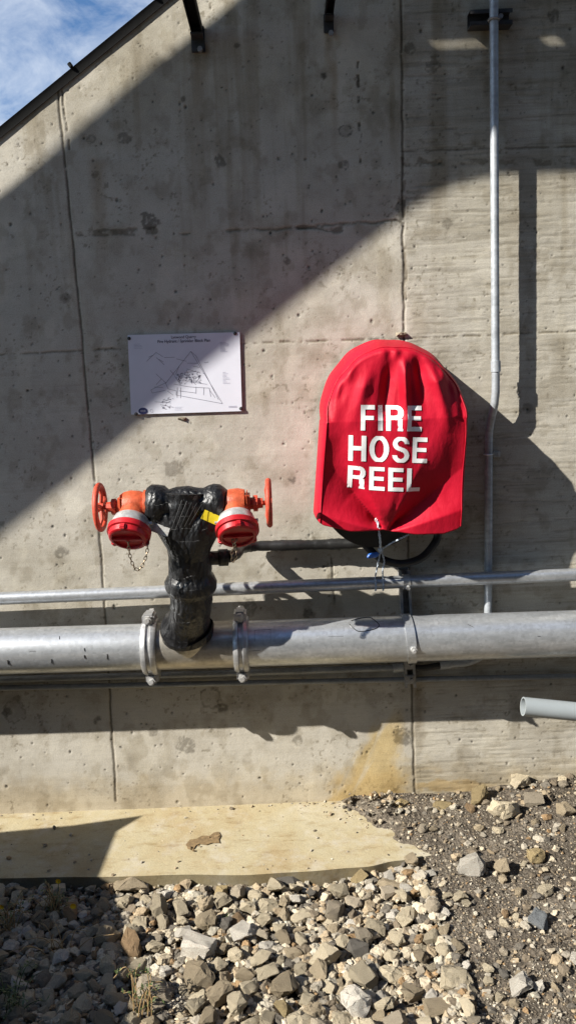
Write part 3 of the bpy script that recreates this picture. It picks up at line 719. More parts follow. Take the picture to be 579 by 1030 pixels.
# cantilever arms at the top
def arm(px, py, w, lab):
    p = at(px, py, 0); a = thing('wall_bracket', lab, 'bracket', p, 'steel arms sticking out of the top of the wall'); k = k_at(p)
    bm = bmesh.new(); W = w*k; L = .30; yc = Vector((0, -L/2-.012, 0))
    box(bm, p+yc+Vector((0, 0, W*.42)), (W, L, .004)); box(bm, p+yc+Vector((-W*.5+.002, 0, 0)), (.004, L, W*.8)); box(bm, p+yc+Vector((W*.5-.002, 0, 0)), (.004, L, W*.8))
    obj('channel', bm, M['black_steel'], a, True, 20)
    bm = bmesh.new(); box(bm, p+Vector((0, -.006, -.02)), (W*1.25, .010, W*2.2), None, .002)
    box(bm, p+Vector((0, -.036, -W*.52)), (W*1.1, .05, .006))
    o = obj('base_plate', bm, M['bracket'], a, True, 20)
    bm = bmesh.new(); q = p+Vector((.006, -.011, -.055)); tube(bm, [q, q+Vector((0, -.014, 0))], .009, 6); obj('bolt', bm, M['galv_dull'], a)
    return a
arm(199, 34, 11, 'dark steel arm jutting from the wall where the sunlit strip meets the shade')
arm(330, 18, 8, 'dark steel arm jutting from the shaded wall at the top, midway to the upright conduit')

# loose pvc pipe end entering from the right
p0, p1 = at(525.5, 710.5, .20), at(640, 722, .20); bm = bmesh.new(); R = .0335; dd = (p1-p0).normalized(); p1 = p0+dd*1.4
u, v = frame(dd); rings = []
for (pp, r) in ((p0+dd*.12, R*.86), (p0, R*.86), (p0, R), (p1, R)): rings.append([bm.verts.new(pp+(u*math.cos(2*PI*j/32)+v*math.sin(2*PI*j/32))*r) for j in range(32)])
for a, b in zip(rings, rings[1:]):
    for j in range(32): bm.faces.new((a[j], a[(j+1) % 32], b[(j+1) % 32], b[j]))
bm.faces.new(rings[0][::-1]); tag(obj('pipe_end', bm, M['pvc'], None, True, 40), 'pale grey plastic pipe end poking in from the right, low in front of the wall', 'pipe')

# ------------------------------------------------------------------ hydrant
DH = 0.335
hy = thing('fire_hydrant', 'black wrapped fire hydrant standing on the water main, with two orange valves and red caps', 'hydrant', tc+LEAN*.08)
base = tc; head = at(187, 508, DH); axis = (head-base).normalized(); Lh = (head-base).length
kh = k_at(head)
bm = bmesh.new()
fl = at(192, 587, .285)
cl_ = bez([base+LEAN*.072, base+LEAN*.10, at(192, 612, .262), fl, at(190.5, 560, .30), at(188.5, 530, .32), head, at(187, 495, DH)], 8)
def rad(i):
    p = cl_[i]; q = (p-base).length
    if q < .125: return .094-.018*max(0, (q-.088)/.037)
    d = abs((p-fl).length)
    if d < .019: return .087
    if d < .026: return .081
    return .071+.0015*math.sin(i*.7)
tube(bm, cl_, [rad(i) for i in range(len(cl_))], 36)
for vtx in bm.verts:
    n_ = math.sin(vtx.co.x*90+vtx.co.z*50)*math.sin(vtx.co.z*120+vtx.co.y*70); vtx.co += Vector((n_*.0018, n_*.0018, 0))
obj('riser', bm, M['wrap'], hy, True, 50)
def hp(px, py, D=DH): return at(px, py, D)
# wrapped cross head
bm = bmesh.new()
xs_ = [(147, .043), (149, .057), (153, .066), (160, .068), (166, .062), (171, .052), (178, .056), (190, .060), (200, .055), (205, .052), (210, .060), (216, .066), (222, .064), (226, .055), (228, .043)]
tube(bm, [hp(u_, 507-(u_-187)*.02) for u_, _ in xs_], [r for _, r in xs_], 32)
tube(bm, [hp(160, 512), hp(172, 524), hp(186, 542, DH-.008), hp(190, 558, DH-.03)], [.050, .060, .068, .064], 24)
tube(bm, [hp(214, 512), hp(206, 524), hp(194, 542, DH-.008), hp(190, 558, DH-.03)], [.050, .060, .068, .064], 24)
for vtx in bm.verts:
    n_ = math.sin(vtx.co.x*110+vtx.co.z*60)*math.sin(vtx.co.z*130-vtx.co.x*40); vtx.co += Vector((n_*.002, n_*.004, n_*.002))
obj('wrapped_head', bm, M['wrap'], hy, True, 60)
# wrap creases: strips of tape edge lying over the head
bm = bmesh.new()
for k in range(5):
    a = hp(183+k*5.0, 503+k*1.0, DH+.074); b = hp(172+k*4.6, 534-k*1.5, DH+.078); tube(bm, [a, (a+b)/2+Vector((0, -.004, 0)), b], .0007, 5)
obj('tape_edge', bm, M['bracket'], hy)
bm = bmesh.new(); a = hp(146, 527, DH+.045); b = hp(170, 536, DH+.062); d_ = (b-a).normalized(); n_ = Vector((0, -1, 0)); w_ = d_.cross(n_).normalized(); n_ = w_.cross(d_)
box(bm, (a+b)/2, ((b-a).length, .030, .003), (d_, w_, n_), .001); obj('tag_plate', bm, M['alloy'], hy, True, 20)
bm = bmesh.new(); a = hp(204, 517, DH+.062); b = hp(222, 525, DH+.058); d_ = (b-a).normalized(); w_ = d_.cross(Vector((0, -1, 0))).normalized(); n_ = w_.cross(d_)
box(bm, (a+b)/2, ((b-a).length, .032, .004), (d_, w_, n_), .001); obj('yellow_tape', bm, M['yellow'], hy, True, 20)
# side stub
bm = bmesh.new(); tube(bm, [hp(200, 562, .29), hp(222, 561, .27)], .024, 20); tube(bm, [hp(220, 561, .272), hp(229, 560.5, .265)], .029, 20); obj('side_outlet', bm, M['wrap'], hy)

def valve(px, side, wheel_px, cap_px, cap_py):
    b0 = hp(px, 508-(px-187)*.02); axx = Vector((side, 0, -.0)).normalized()
    bm = bmesh.new(); k = kh
    # body: neck from the wrapped head, swollen body, square bonnet flange
    tube(bm, [b0-axx*.052, b0-axx*.043, b0-axx*.042, b0-axx*.032, b0-axx*.031, b0-axx*.015, b0+axx*.012, b0+axx*.034], [.045, .045, .052, .052, .044, .050, .052, .047], 28)
    box(bm, b0+axx*.041, (.018, .084, .084), None, .010)
    out = (hp(cap_px, cap_py, DH+.085)-b0).normalized()
    lathe(bm, b0, out, [(0, .046), (.048, .046), (.058, .050)], 28)
    vb = obj('valve_body', bm, M['orange'], hy, True, 40)
    bm = bmesh.new()
    tube(bm, [b0+axx*.046, b0+axx*.060, b0+axx*.061, b0+axx*.075, b0+axx*.076, b0+axx*.092], [.020, .020, .027, .027, .018, .016], 8)
    wc = Vector((hp(wheel_px, 509-(wheel_px-187)*.02).x, b0.y, b0.z)); tube(bm, [b0+axx*.08, wc+axx*.008], .008, 10)
    obj('stem', bm, M['wheel'], hy, True, 40)
    # handwheel
    bm = bmesh.new(); Rw = .072; u_, v_ = Vector((0, 1, 0)), Vector((0, 0, 1)); tl = axx*1.0
    tube(bm, [wc+(u_*math.cos(2*PI*i/40)+v_*math.sin(2*PI*i/40))*Rw for i in range(40)], .0095, 10, closed=True)
    for i in range(5):
        t = 2*PI*i/5+.4; tube(bm, [wc-axx*.004+(u_*math.cos(t)+v_*math.sin(t))*.012, wc-axx*.008+(u_*math.cos(t)+v_*math.sin(t))*.042, wc+(u_*math.cos(t)+v_*math.sin(t))*Rw], .0060, 8)
    tube(bm, [wc-axx*.012, wc+axx*.010], .0155, 12); obj('handwheel', bm, M['wheel'], hy, True, 40)
    # pale collar and red cap
    bm = bmesh.new(); lathe(bm, b0, out, [(.050, .050), (.056, .056), (.064, .058), (.084, .064), (.092, .064)], 32)
    for i in range(2):
        u_, v_ = frame(out); tube(bm, [b0+out*.07+u_*(.056 if i else -.056), b0+out*.07+u_*(.070 if i else -.070)], .006, 8)
    obj('collar', bm, M['alloy'], hy, True, 40)
    bm = bmesh.new(); lathe(bm, b0, out, [(.090, .066), (.094, .070), (.112, .070), (.114, .063), (.130, .061), (.133, .056), (.133, .050), (.126, .048), (.124, .010)], 36)
    u_, v_ = frame(out)
    for i in range(3):
        t = i*2*PI/3+.5; d_ = u_*math.cos(t)+v_*math.sin(t); box(bm, b0+out*.122+d_*.060, (.018, .020, .022), (d_, out.cross(d_), out), .004)
    box(bm, b0+out*.128, (.100, .012, .012), (u_, v_, out), .003)
    cp = obj('cap', bm, M['cap'], hy, True, 40)
    # chain from cap centre to collar lug: links alternating
    s0 = b0+out*.128; s1 = b0+out*.085+Vector((.058 if side < 0 else -.02, -.02, -.03))
    low = (s0+s1)/2+Vector((-.004, -.01, -.105 if side < 0 else -.085)); cpath = bez([s0, s0*.35+low*.65+Vector((-.012, 0, 0)), low, s1*.45+low*.55+Vector((.012, 0, 0)), s1], 8)
    acc = 0; last = cpath[0]; i = 0; bm = bmesh.new()
    pts_ = [cpath[0]]
    for q in cpath[1:]:
        while (q-pts_[-1]).length > .0125: pts_.append(pts_[-1]+(q-pts_[-1]).normalized()*.0125)
    for i, (a, b) in enumerate(zip(pts_, pts_[1:])):
        d_ = (b-a).normalized(); f1, f2 = frame(d_); w_ = f1 if i % 2 else f2; c_ = (a+b)/2
        tube(bm, [c_+d_*math.cos(t)*.0082+w_*math.sin(t)*.0045 for t in [j*2*PI/10 for j in range(10)]], .0014, 5, closed=True)
    ch = obj('chain', bm, M['chain'], hy)
valve(136, -1, 101, 129, 540); valve(236, 1, 270.5, 239, 537)

# wrapped pipe from hydrant to hose reel
bm = bmesh.new(); wp = bez([at(228, 560, .265), at(236, 558, .24), at(242, 552, .12), at(254, 549.5, .045), at(290, 548.5, .038), at(330, 547.5, .036), at(372, 546, .05)], 12)
rs = [.0195+.0012*math.sin(i*1.9+math.sin(i*.7)*2)+.0014*math.sin(i*.43) for i in range(len(wp))]; tube(bm, wp, rs, 16)
tag(obj('wrapped_pipe', bm, M['rubber'], None), 'black tape wrapped pipe leading from the hydrant to the covered hose reel', 'pipe')

# ------------------------------------------------------------------ hose reel and cover
rc = at(376, 497, .12); kr = k_at(rc)
hr = thing('hose_reel', 'black fire hose reel hidden under the red cover, its hose looping out below', 'hose reel', Vector((rc.x, 0, rc.z)))
bm = bmesh.new(); Rr = 55*kr; c0 = Vector((rc.x, 0, rc.z))
lathe(bm, c0+Vector((0, -.006, 0)), (0, -1, 0), [(0, .06), (.05, .06), (.05, Rr), (.056, Rr), (.058, Rr*.6), (.14, Rr*.6), (.142, Rr*.96), (.148, Rr*.96), (.15, .05), (.16, .05)], 48)
obj('drum', bm, M['rubber'], hr, True, 40)
bm = bmesh.new()
lp = bez([at(352, 533, .07), at(366, 547, .10), at(381, 561, .11), at(402, 567, .11), at(422, 562, .10), at(435, 549, .09), at(440, 535, .08), at(436, 500, .08)], 8)
tube(bm, lp, .0145, 16); obj('hose', bm, M['rubber'], hr)

DC = 0.275
def build_cover():
    cxp = 390; DS = .10
    pc = at(cxp, 420, DS); zc = pc.z
    kc = k_at(pc); cx = pc.x
    left = lambda v: [(342, 390), (400, 322.5), (420, 319), (440, 317), (480, 314), (515, 312.5), (540, 312)]
    LW = lambda z: 0
    def halfw(z, s):       # outline below the arch centre (metres); s=-1 left, +1 right
        v = (zc-z)/kc
        if s < 0: return (68+0.10*v)*kc
        return (73-0.045*max(0, v-15))*kc
    zbot = {}
    def zb(u):             # hem height across (u -1..1)
        pts = [(-1.0, 515), (-.9, 521), (-.55, 528), (-.15, 529), (.3, 533.5), (.7, 534), (.9, 530), (1.0, 523)]
        for (a, va), (b, vb) in zip(pts, pts[1:]):
            if a <= u <= b: t = (u-a)/(b-a); return zc-(va+(vb-va)*t-420)*kc
        return zc-(515-420)*kc
    # profile across: outline scale and depth fraction from the wall edge to the middle
    prof = [(1.0, .10), (1.005, .25), (1.005, .42), (1.0, .58), (.985, .72), (.955, .84), (.92, .91), (.88, .945)]+[(.88*(1-i/36.0), .945+.055*math.sin(PI/2*i/36)) for i in range(1, 37)]
    profS = [1.0, 1.005, 1.005, 1.0, .994, .980, .962, .94]+[.94*(1-i/36.0) for i in range(1, 37)]
    nA = 170; nS = 90
    bm = bmesh.new(); grid = []
    thetas = [('S', -1, i/nS) for i in range(nS)]+[('A', 0, i/nA) for i in range(nA+1)]+[('S', 1, 1-(i+1)/nS) for i in range(nS)]
    def fold(x, z, edge):
        px = (x-cx)/kc; py = -(z-zc)/kc   # photo-size units about the arch centre, y down
        d = 0
        # pleats falling from the gathered top
        for (fx, tilt, w, a, y0, y1) in [(10, .02, 4.5, .020, -62, 25), (-3, -.14, 6, -.016, -58, 20), (24, .12, 5, -.020, -62, 0), (36, .25, 6, .020, -52, 15), (-22, -.35, 7, .014, -50, 10), (-38, -.55, 6, -.012, -40, 5), (49, .35, 6, -.016, -40, 20), (60, .25, 5, .012, -25, 30)]:
            ln = fx+tilt*(py+50); q_ = (px-ln)/w; e = .5*max(0, 1-abs(q_)*.75)+.5*math.exp(-q_*q_)
            t = max(0, min(1, (py-y0)/18))*max(0, min(1, (y1-py)/50)); d += 1.35*a*e*t
        # fan of creases pulled to the tie at the hem
        tx, ty = -8, 112; rx, ry = px-tx, py-ty; rr = math.hypot(rx, ry)+1e-6; an = math.degrees(math.atan2(rx, -ry))
        for (a0, w, a, R0, R1) in [(6, 24, .008, 12, 80), (-22, 5, -.007, 8, 60), (30, 5, -.008, 8, 60), (16, 5, -.007, 6, 50)]:
            q_ = (an-a0)/w; e = (.6*max(0, 1-abs(q_)*.75)+.4*math.exp(-q_*q_))*max(0, min(1, (rr-R0)/14))*max(0, min(1, (R1-rr)/45)); d += a*e
        for (a0, wl, wr, a, R0, R1) in [(-37, 34, 15, -.058, 0, 112), (50, 24, 24, -.046, 0, 118)]:
            q_ = (an-a0)/(wl if an < a0 else wr); e = max(0, 1-abs(q_)); e = e*(1.25-.25*e)
            d += a*e*max(0, min(1, (rr-R0)/16))*max(0, min(1, (R1-rr)/60))
        d += -.026*math.exp(-(rr/20)**2)
        # lettering area sags between soft vertical waves
        d += .004*math.sin(px*.16+py*.03)*max(0, 1-abs(py-25)/70)
        # gathered hood seam
        d += .004*math.sin(px*.31+2*math.sin(px*.13))*math.exp(-((math.hypot(px, py)-62)/5)**2)*(1 if py < 0 else 0)
        return d*edge
    for (kind, s, t) in thetas:
        row = []
        for (scA, df), scS in zip(prof, profS):
            sa_ = 0 if kind == 'S' else math.sin(PI*(1-t)); sc = scS*(1-sa_)+scA*sa_
            if kind == 'S':
                u = s*min(sc, 1); zbt = zb(u); z = zbt+(zc-zbt)*t; w = halfw(z, s); x = cx+s*w*sc
                dmax = DC*(.86+.14*t)
            else:
                an = PI*(1-t); w = (68*(0.5-0.5*math.cos(an))+73*(0.5+0.5*math.cos(an)))*kc
                bump_ = 1+.006*math.sin(an*7.3)+.005*math.sin(an*15+1)
                x = cx+math.cos(an)*w*sc*(bump_ if sc > .8 else 1); z = zc+math.sin(an)*78*kc*sc*(bump_ if sc > .8 else 1)
                dmax = DC*(1-.30*max(0, math.sin(an))*sc**2)
            edge = min(1, max(0, (1.0-sc)/(.06+.04*sa_))) if sc < 1 else 0
            if kind == 'A':
                sa = math.sin(an); dfa = float(np.interp(sc, [.5, .80, .845, .86, .90, .95, .985, 1.0], [1.0, .99, .985, .95, .80, .60, .40, .12])) if sc <= 1 else .12
                if df < .2: dfa = .08
                dmax = DC*(1-.06*sa); df = df*(1-sa)+dfa*sa
            D = dmax*df+fold(x, z, edge)
            row.append(bm.verts.new((x, -max(D, .012), z)))
        grid.append(row)
    for a, b in zip(grid, grid[1:]):
        for i in range(len(prof)-1): bm.faces.new((a[i], a[i+1], b[i+1], b[i]))
    seam = [row[7].co+Vector((0, -.0012, 0)) for row in grid]; hem_ = [r_.co.copy() for r_ in grid[2]]
    bmesh.ops.remove_doubles(bm, verts=bm.verts[:], dist=.0008)
    return bm, cx, zc, kc, seam
bm, ccx, czc, ckc, SEAM = build_cover()
bm.normal_update(); bvh = BVHTree.FromBMesh(bm)
cv_loc = Vector((ccx, 0, czc-.42))
cover = thing('reel_cover', 'bright red fabric hood over the fire hose reel, lettered in white', 'cover', cv_loc)
fab = obj('fabric', bm, M['fabric'], cover, True, 80)
sol = fab.modifiers.new('cloth_thickness', 'SOLIDIFY'); sol.thickness = .0022; sol.offset = -1
def surf(x, z):
    h = bvh.ray_cast(Vector((x, -1.2, z)), Vector((0, 1, 0))); return h[0].y if h[0] is not None else -DC
bm = bmesh.new(); tube(bm, SEAM, .0022, 6); obj('seam', bm, M['fabric'], cover)
# stitched hem
hem = []
for i in range(60):
    u = 330+i*(448-330)/59; hem.append(u)
# text
def text_bm(s, size, bold=0.0):
    cu = bpy.data.curves.new('lettering', 'FONT'); cu.body = s; cu.size = size; cu.offset = bold; cu.align_x = 'LEFT'; cu.resolution_u = 6
    o = bpy.data.objects.new('lettering', cu); COL.objects.link(o)
    dg = bpy.context.evaluated_depsgraph_get(); me = bpy.data.meshes.new_from_object(o.evaluated_get(dg))
    bm = bmesh.new(); bm.from_mesh(me); bpy.data.objects.remove(o); bpy.data.curves.remove(cu); bpy.data.meshes.remove(me)
    bmesh.ops.triangulate(bm, faces=bm.faces[:]); return bm
def fit_text(bm, w, h):
    xs = [v.co.x for v in bm.verts]; ys = [v.co.y for v in bm.verts]; a, b, c, d = min(xs), max(xs), min(ys), max(ys)
    for v in bm.verts: v.co = Vector(((v.co.x-a)/(b-a)*w, (v.co.y-c)/(d-c)*h, 0))
def glyph(ch, x, y):
    # bold grotesque capitals on a unit height; returns mask for arrays x, y
    t = .185; R = lambda a, b, c, d: (x >= a) & (x <= b) & (y >= c) & (y <= d)
    def ring(cx_, cy_, rx, ry, tx, ty): return (((x-cx_)/rx)**2+((y-cy_)/ry)**2 <= 1) & (((x-cx_)/(rx-tx))**2+((y-cy_)/(ry-ty))**2 >= 1)
    if ch == 'I': return .20, R(0, .20, 0, 1)
    if ch == 'F': return .58, R(0, t, 0, 1) | R(0, .58, .83, 1) | R(0, .53, .42, .58)
    if ch == 'E': return .62, R(0, t, 0, 1) | R(0, .61, .83, 1) | R(0, .57, .43, .59) | R(0, .62, 0, .17)
    if ch == 'L': return .58, R(0, t, 0, 1) | R(0, .58, 0, .17)
    if ch == 'H': return .72, R(0, t, 0, 1) | R(.52, .72, 0, 1) | R(0, .72, .42, .59)
    if ch == 'O': return .80, ring(.40, .5, .40, .53, .205, .175)
    if ch == 'R':
        bowl = ring(.42, .715, .27, .285, .20, .165) & (x >= .40)
        leg = (y <= .46) & (x >= .43-.0*(y)) & (x <= .64+.03*(y < .08)) & (((x-.40)/.24)**2+((y-.16)/.30)**2 >= .12)
        return .70, R(0, t, 0, 1) | R(0, .42, .835, 1) | R(0, .45, .43, .595) | bowl | (leg & (x >= .455))
    if ch == 'S':
        up = ring(.35, .735, .335, .285, .195, .165) & ~((x > .36) & (y < .735) ) ; lo = ring(.35, .285, .345, .305, .195, .165) & ~((x < .34) & (y > .285))
        up = up & ~((x > .55) & (y < .70)); return .70, up | lo
lt = bmesh.new()
for word, (u0, v0), (u1, v1), hh in [('FIRE', (362.5, 433), (424, 434), 25.5), ('HOSE', (350.5, 464), (430, 466.5), 26), ('REEL', (350.5, 493), (424, 496), 24)]:
    pl = at(u0, v0, DC); pr = at(u1, v1, DC); kk = k_at(pl); W_ = (pr-pl).length; H_ = hh*kk; d_ = (pr-pl).normalized(); up_ = Vector((.03, 0, 1)).normalized()
    adv = []; x_ = 0
    for ch in word: w_, _ = glyph(ch, np.zeros(1), np.zeros(1)); adv.append((x_, w_)); x_ += w_+.135
    tot = x_-.135; cs = .0012
    for ch, (xo, w_) in zip(word, adv):
        nx_ = max(4, int(w_/tot*W_/cs)); ny_ = int(H_/cs); gx, gy = np.meshgrid((np.arange(nx_)+.5)/nx_*w_, (np.arange(ny_)+.5)/ny_)
        _, mk = glyph(ch, gx, gy); vv = {}
        def vert(i, j):
            if (i, j) not in vv:
                q = pl+d_*((xo+i/nx_*w_)/tot*W_)+up_*(j/ny_*H_); vv[(i, j)] = lt.verts.new((q.x, surf(q.x, q.z)-.0016, q.z))
            return vv[(i, j)]
        for j, i in zip(*np.nonzero(mk)):
            i = int(i); j = int(j); lt.faces.new((vert(i, j), vert(i+1, j), vert(i+1, j+1), vert(i, j+1)))
obj('lettering', lt, M['lettering'], cover, True, 60)
q = at(381, 526, DC-.03); yq = surf(q.x, q.z)
bm = bmesh.new(); qq = Vector((q.x, yq-.002, q.z)); tube(bm, [qq+Vector((math.cos(t)*.007, 0, math.sin(t)*.007)) for t in [i*2*PI/16 for i in range(16)]], .0022, 6, closed=True)
obj('eyelet', bm, M['alloy'], cover)
# tie rope and blue tag
kn = at(382.5, 553, .15)
rp = thing('tie_rope', 'pale blue twisted rope tying the red hood down to the upper pipe', 'rope', kn)
def rope(pts, r, par, name='strand', m='rope'):
    c = bez(pts, 10); bm = bmesh.new()
    for ph in (0, PI):
        P = []
        for i, p in enumerate(c):
            d_ = (c[min(i+1, len(c)-1)]-c[max(i-1, 0)]).normalized(); f1, f2 = frame(d_); a = ph+i*.9; P.append(p+(f1*math.cos(a)+f2*math.sin(a))*r*.55)
        tube(bm, P, r*.62, 6)
    return obj(name, bm, M[m], par)
rope([qq+Vector((0, -.004, .003)), at(381.5, 540, .20), kn], .0042, rp)
rope([kn, at(393, 546.5, .17), at(404, 541, .18), at(411, 537.5, .19)], .0030, rp)
def around(px, s): c_ = along(px, ua, ub); return [c_+Vector((0, -(RU+.004)*math.cos(t), (RU+.004)*math.sin(t))) for t in (1.2, .5, -.2, -.8, -1.3)]
rope([kn, at(380, 566, .13)]+around(377, 1), .0030, rp); rope([kn, at(386, 564, .13), at(384.5, 574, .12)]+around(384.5, 1), .0030, rp)
bm = bmesh.new()
kq = k_at(kn)
bmesh.ops.create_icosphere(bm, subdivisions=2, radius=1)
for v in bm.verts:
    v.co = at(375, 558.5, .155)+Vector((v.co.x*.022+v.co.z*.004, v.co.y*.010, v.co.z*.010+v.co.x*.004))+Vector((math.sin(v.co.x*9)*.002, 0, math.sin(v.co.y*11+v.co.x*5)*.003))
obj('tag', bm, M['rope_blue'], rp)
bm = bmesh.new(); bmesh.ops.create_icosphere(bm, subdivisions=2, radius=.0095)
for v in bm.verts: v.co = v.co+kn+Vector((math.sin(v.co.z*900)*.001, 0, 0))
obj('knot', bm, M['rope'], rp)

# ------------------------------------------------------------------ sign
SG = [at(128.5, 337, .008), at(241, 334, .008), at(243.3, 413.5, .008), at(132, 417, .008)]   # tl tr br bl
def sp(x, y, D=0.0):   # from a close-up of the sign: x 37..550, y 50..402
    u = (x-40)/(545-40); v = (y-52)/(398-52)
    p = (SG[0]*(1-u)+SG[1]*u)*(1-v)+(SG[3]*(1-u)+SG[2]*u)*v; return p+Vector((0, -D, 0))
sg = thing('site_plan_sign', 'white metal sign with a block plan, screwed to the wall left of the hood', 'sign', (SG[3]+SG[2])/2)
bm = bmesh.new(); prism(bm, SG, Vector((0, .0035, 0))); obj('panel', bm, M['sign'], sg, False)
def sgtext(bm, s, x0, x1, yb, h, bold=.0):
    a, b = sp(x0, yb, .0008), sp(x1, yb, .0008); t = text_bm(s, 1.0, bold); hh = (sp(x0, yb)-sp(x0, yb-h)).length; fit_text(t, (b-a).length, hh)
    d_ = (b-a).normalized(); up_ = (sp(x0, yb-20)-sp(x0, yb)).normalized(); mp = {}
    for v in t.verts: mp[v] = bm.verts.new(a+d_*v.co.x+up_*v.co.y)
    for f in t.faces: bm.faces.new([mp[v] for v in f.verts])
    t.free()
bm = bmesh.new(); sgtext(bm, 'Lynwood Quarry', 236, 348, 76, 16, .012); sgtext(bm, 'Fire Hydrant / Sprinkler Block Plan', 174, 411, 94, 17, .012)
obj('title', bm, M['ink'], sg, False)
def sline(bm, a, b, w):
    p, q = sp(*a, .0006), sp(*b, .0006); d_ = (q-p).normalized(); n_ = Vector((-d_.z, 0, d_.x))*w
    bm.faces.new([bm.verts.new(p+n_), bm.verts.new(q+n_), bm.verts.new(q-n_), bm.verts.new(p-n_)])
bm = bmesh.new()
LN = [((255, 160), (300, 172)), ((268, 190), (250, 228)), ((360, 200), (330, 195)), ((310, 262), (350, 268)), ((350, 268), (390, 275)), ((262, 300), (340, 312)), ((340, 284), (338, 314)), ((375, 290), (373, 322)), ((185, 245), (160, 270)), ((150, 280), (190, 284)), ((210, 300), (235, 318)), ((130, 150), (150, 142)), ((176, 160), (196, 172)), ((400, 300), (425, 335)), ((280, 240), (330, 246)), ((300, 212), (320, 262)), ((322, 130), (457, 362)), ((322, 130), (203, 265)), ((345, 150), (440, 345)), ((303, 180), (350, 182)), ((457, 362), (248, 318)), ((203, 265), (213, 290)), ((213, 290), (250, 300)), ((250, 300), (248, 318)),
      ((160, 222), (205, 265)), ((135, 292), (205, 262)), ((135, 292), (140, 306)), ((140, 306), (200, 296)), ((120, 168), (165, 130)), ((165, 130), (196, 150)), ((165, 152), (200, 185)), ((200, 153), (248, 153)), ((240, 270), (310, 284)),
      ((310, 284), (400, 292)), ((400, 292), (405, 330)), ((290, 222), (345, 215)), ((245, 235), (262, 262)), ((300, 205), (352, 222)), ((225, 208), (245, 232)), ((255, 285), (252, 330)), ((270, 285), (268, 332)), ((150, 345), (215, 350)),
      ((175, 358), (235, 372)), ((185, 345), (225, 335)), ((380, 180), (400, 178)), ((345, 150), (322, 130)), ((385, 230), (372, 225))]
for a, b in LN: sline(bm, a, b, .00050)
rs_ = random.Random(4)
for i in range(110):
    y = rs_.uniform(225, 268); x = rs_.uniform(255, 365); sline(bm, (x, y), (x+rs_.uniform(-8, 8), y+rs_.uniform(-9, 9)), .00065)
for i in range(26):
    x, y = rs_.uniform(185, 230), rs_.uniform(330, 380); sline(bm, (x, y), (x+rs_.uniform(-9, 9), y+rs_.uniform(-5, 5)), .00065)
obj('plan_drawing', bm, M['ink'], sg, False)
bm = bmesh.new()
for y in (92, 98, 104, 110): sline(bm, (66, y), (66+rs_.uniform(25, 48), y), .0004)
for y in range(95, 140, 5): sline(bm, (455, y), (455+rs_.uniform(18, 44), y), .00055)
for y in range(225, 275, 6): sline(bm, (462, y), (462+rs_.uniform(10, 34), y), .0004)
for y in (372, 378, 384): sline(bm, (240, y), (240+rs_.uniform(30, 60), y), .0003)
for y in (375, 380): sline(bm, (485, y), (523, y), .0006)
tube(bm, [sp(134+6*math.cos(t), 384+7*math.sin(t), .0006) for t in [i*2*PI/16 for i in range(16)]], .0003, 4, closed=True)
obj('small_print', bm, M['ink_pale'], sg, False)
bm = bmesh.new(); c_ = bm.verts.new(sp(95, 384, .0010)); ringv = [bm.verts.new(sp(95+21*math.cos(t), 384+15*math.sin(t), .0010)) for t in [i*2*PI/28 for i in range(28)]]
for i in range(28): bm.faces.new((c_, ringv[i], ringv[(i+1) % 28]))
lg = obj('logo', bm, M['ink_blue'], sg, False)
bm = bmesh.new(); sgtext(bm, 'HSE', 83, 107, 389, 10, .02)
for v in bm.verts: v.co.y -= .0008
bm2 = bm; 
for f in list(bm.faces): pass
# a pale bar with the mark inside the oval
bm.free(); bm = bmesh.new()
for dx in (-8, 0, 8): sline(bm, (95+dx-3, 388), (95+dx-1, 380), .0006); sline(bm, (95+dx-3, 384), (95+dx+3, 384), .0006); sline(bm, (95+dx+2, 388), (95+dx+2, 380), .00065)
for v in bm.verts: v.co.y -= .0010
obj('logo_mark', bm, M['ink_pale'], sg, False)
for (x, y) in [(46, 67), (524, 57), (540, 386), (63, 396)]:
    bm = bmesh.new(); q = sp(x, y, 0); lathe(bm, q, (0, -1, 0), [(0, .0062), (.002, .0062), (.0034, .004), (.0036, .001)], 14); obj('screw', bm, M['bracket'], sg)
# dab of mortar under the sign and at the top of the reel cover
for (u, v, s_, lab) in [(183, 421, .016, 'small lump of pale mortar on the wall just under the sign'), (403, 336, .02, 'small crumbly patch of broken concrete on the joint above the red hood')]:
    b2 = hull_mesh(int(u), 14, (1.2, .4, .6)); p = at(u, v, .004)
    for x in b2.verts: x.co = p+x.co*s_
    o = obj('mortar_lump', b2, ROCKS['grey'], None, False); tag(o, lab, 'mortar')

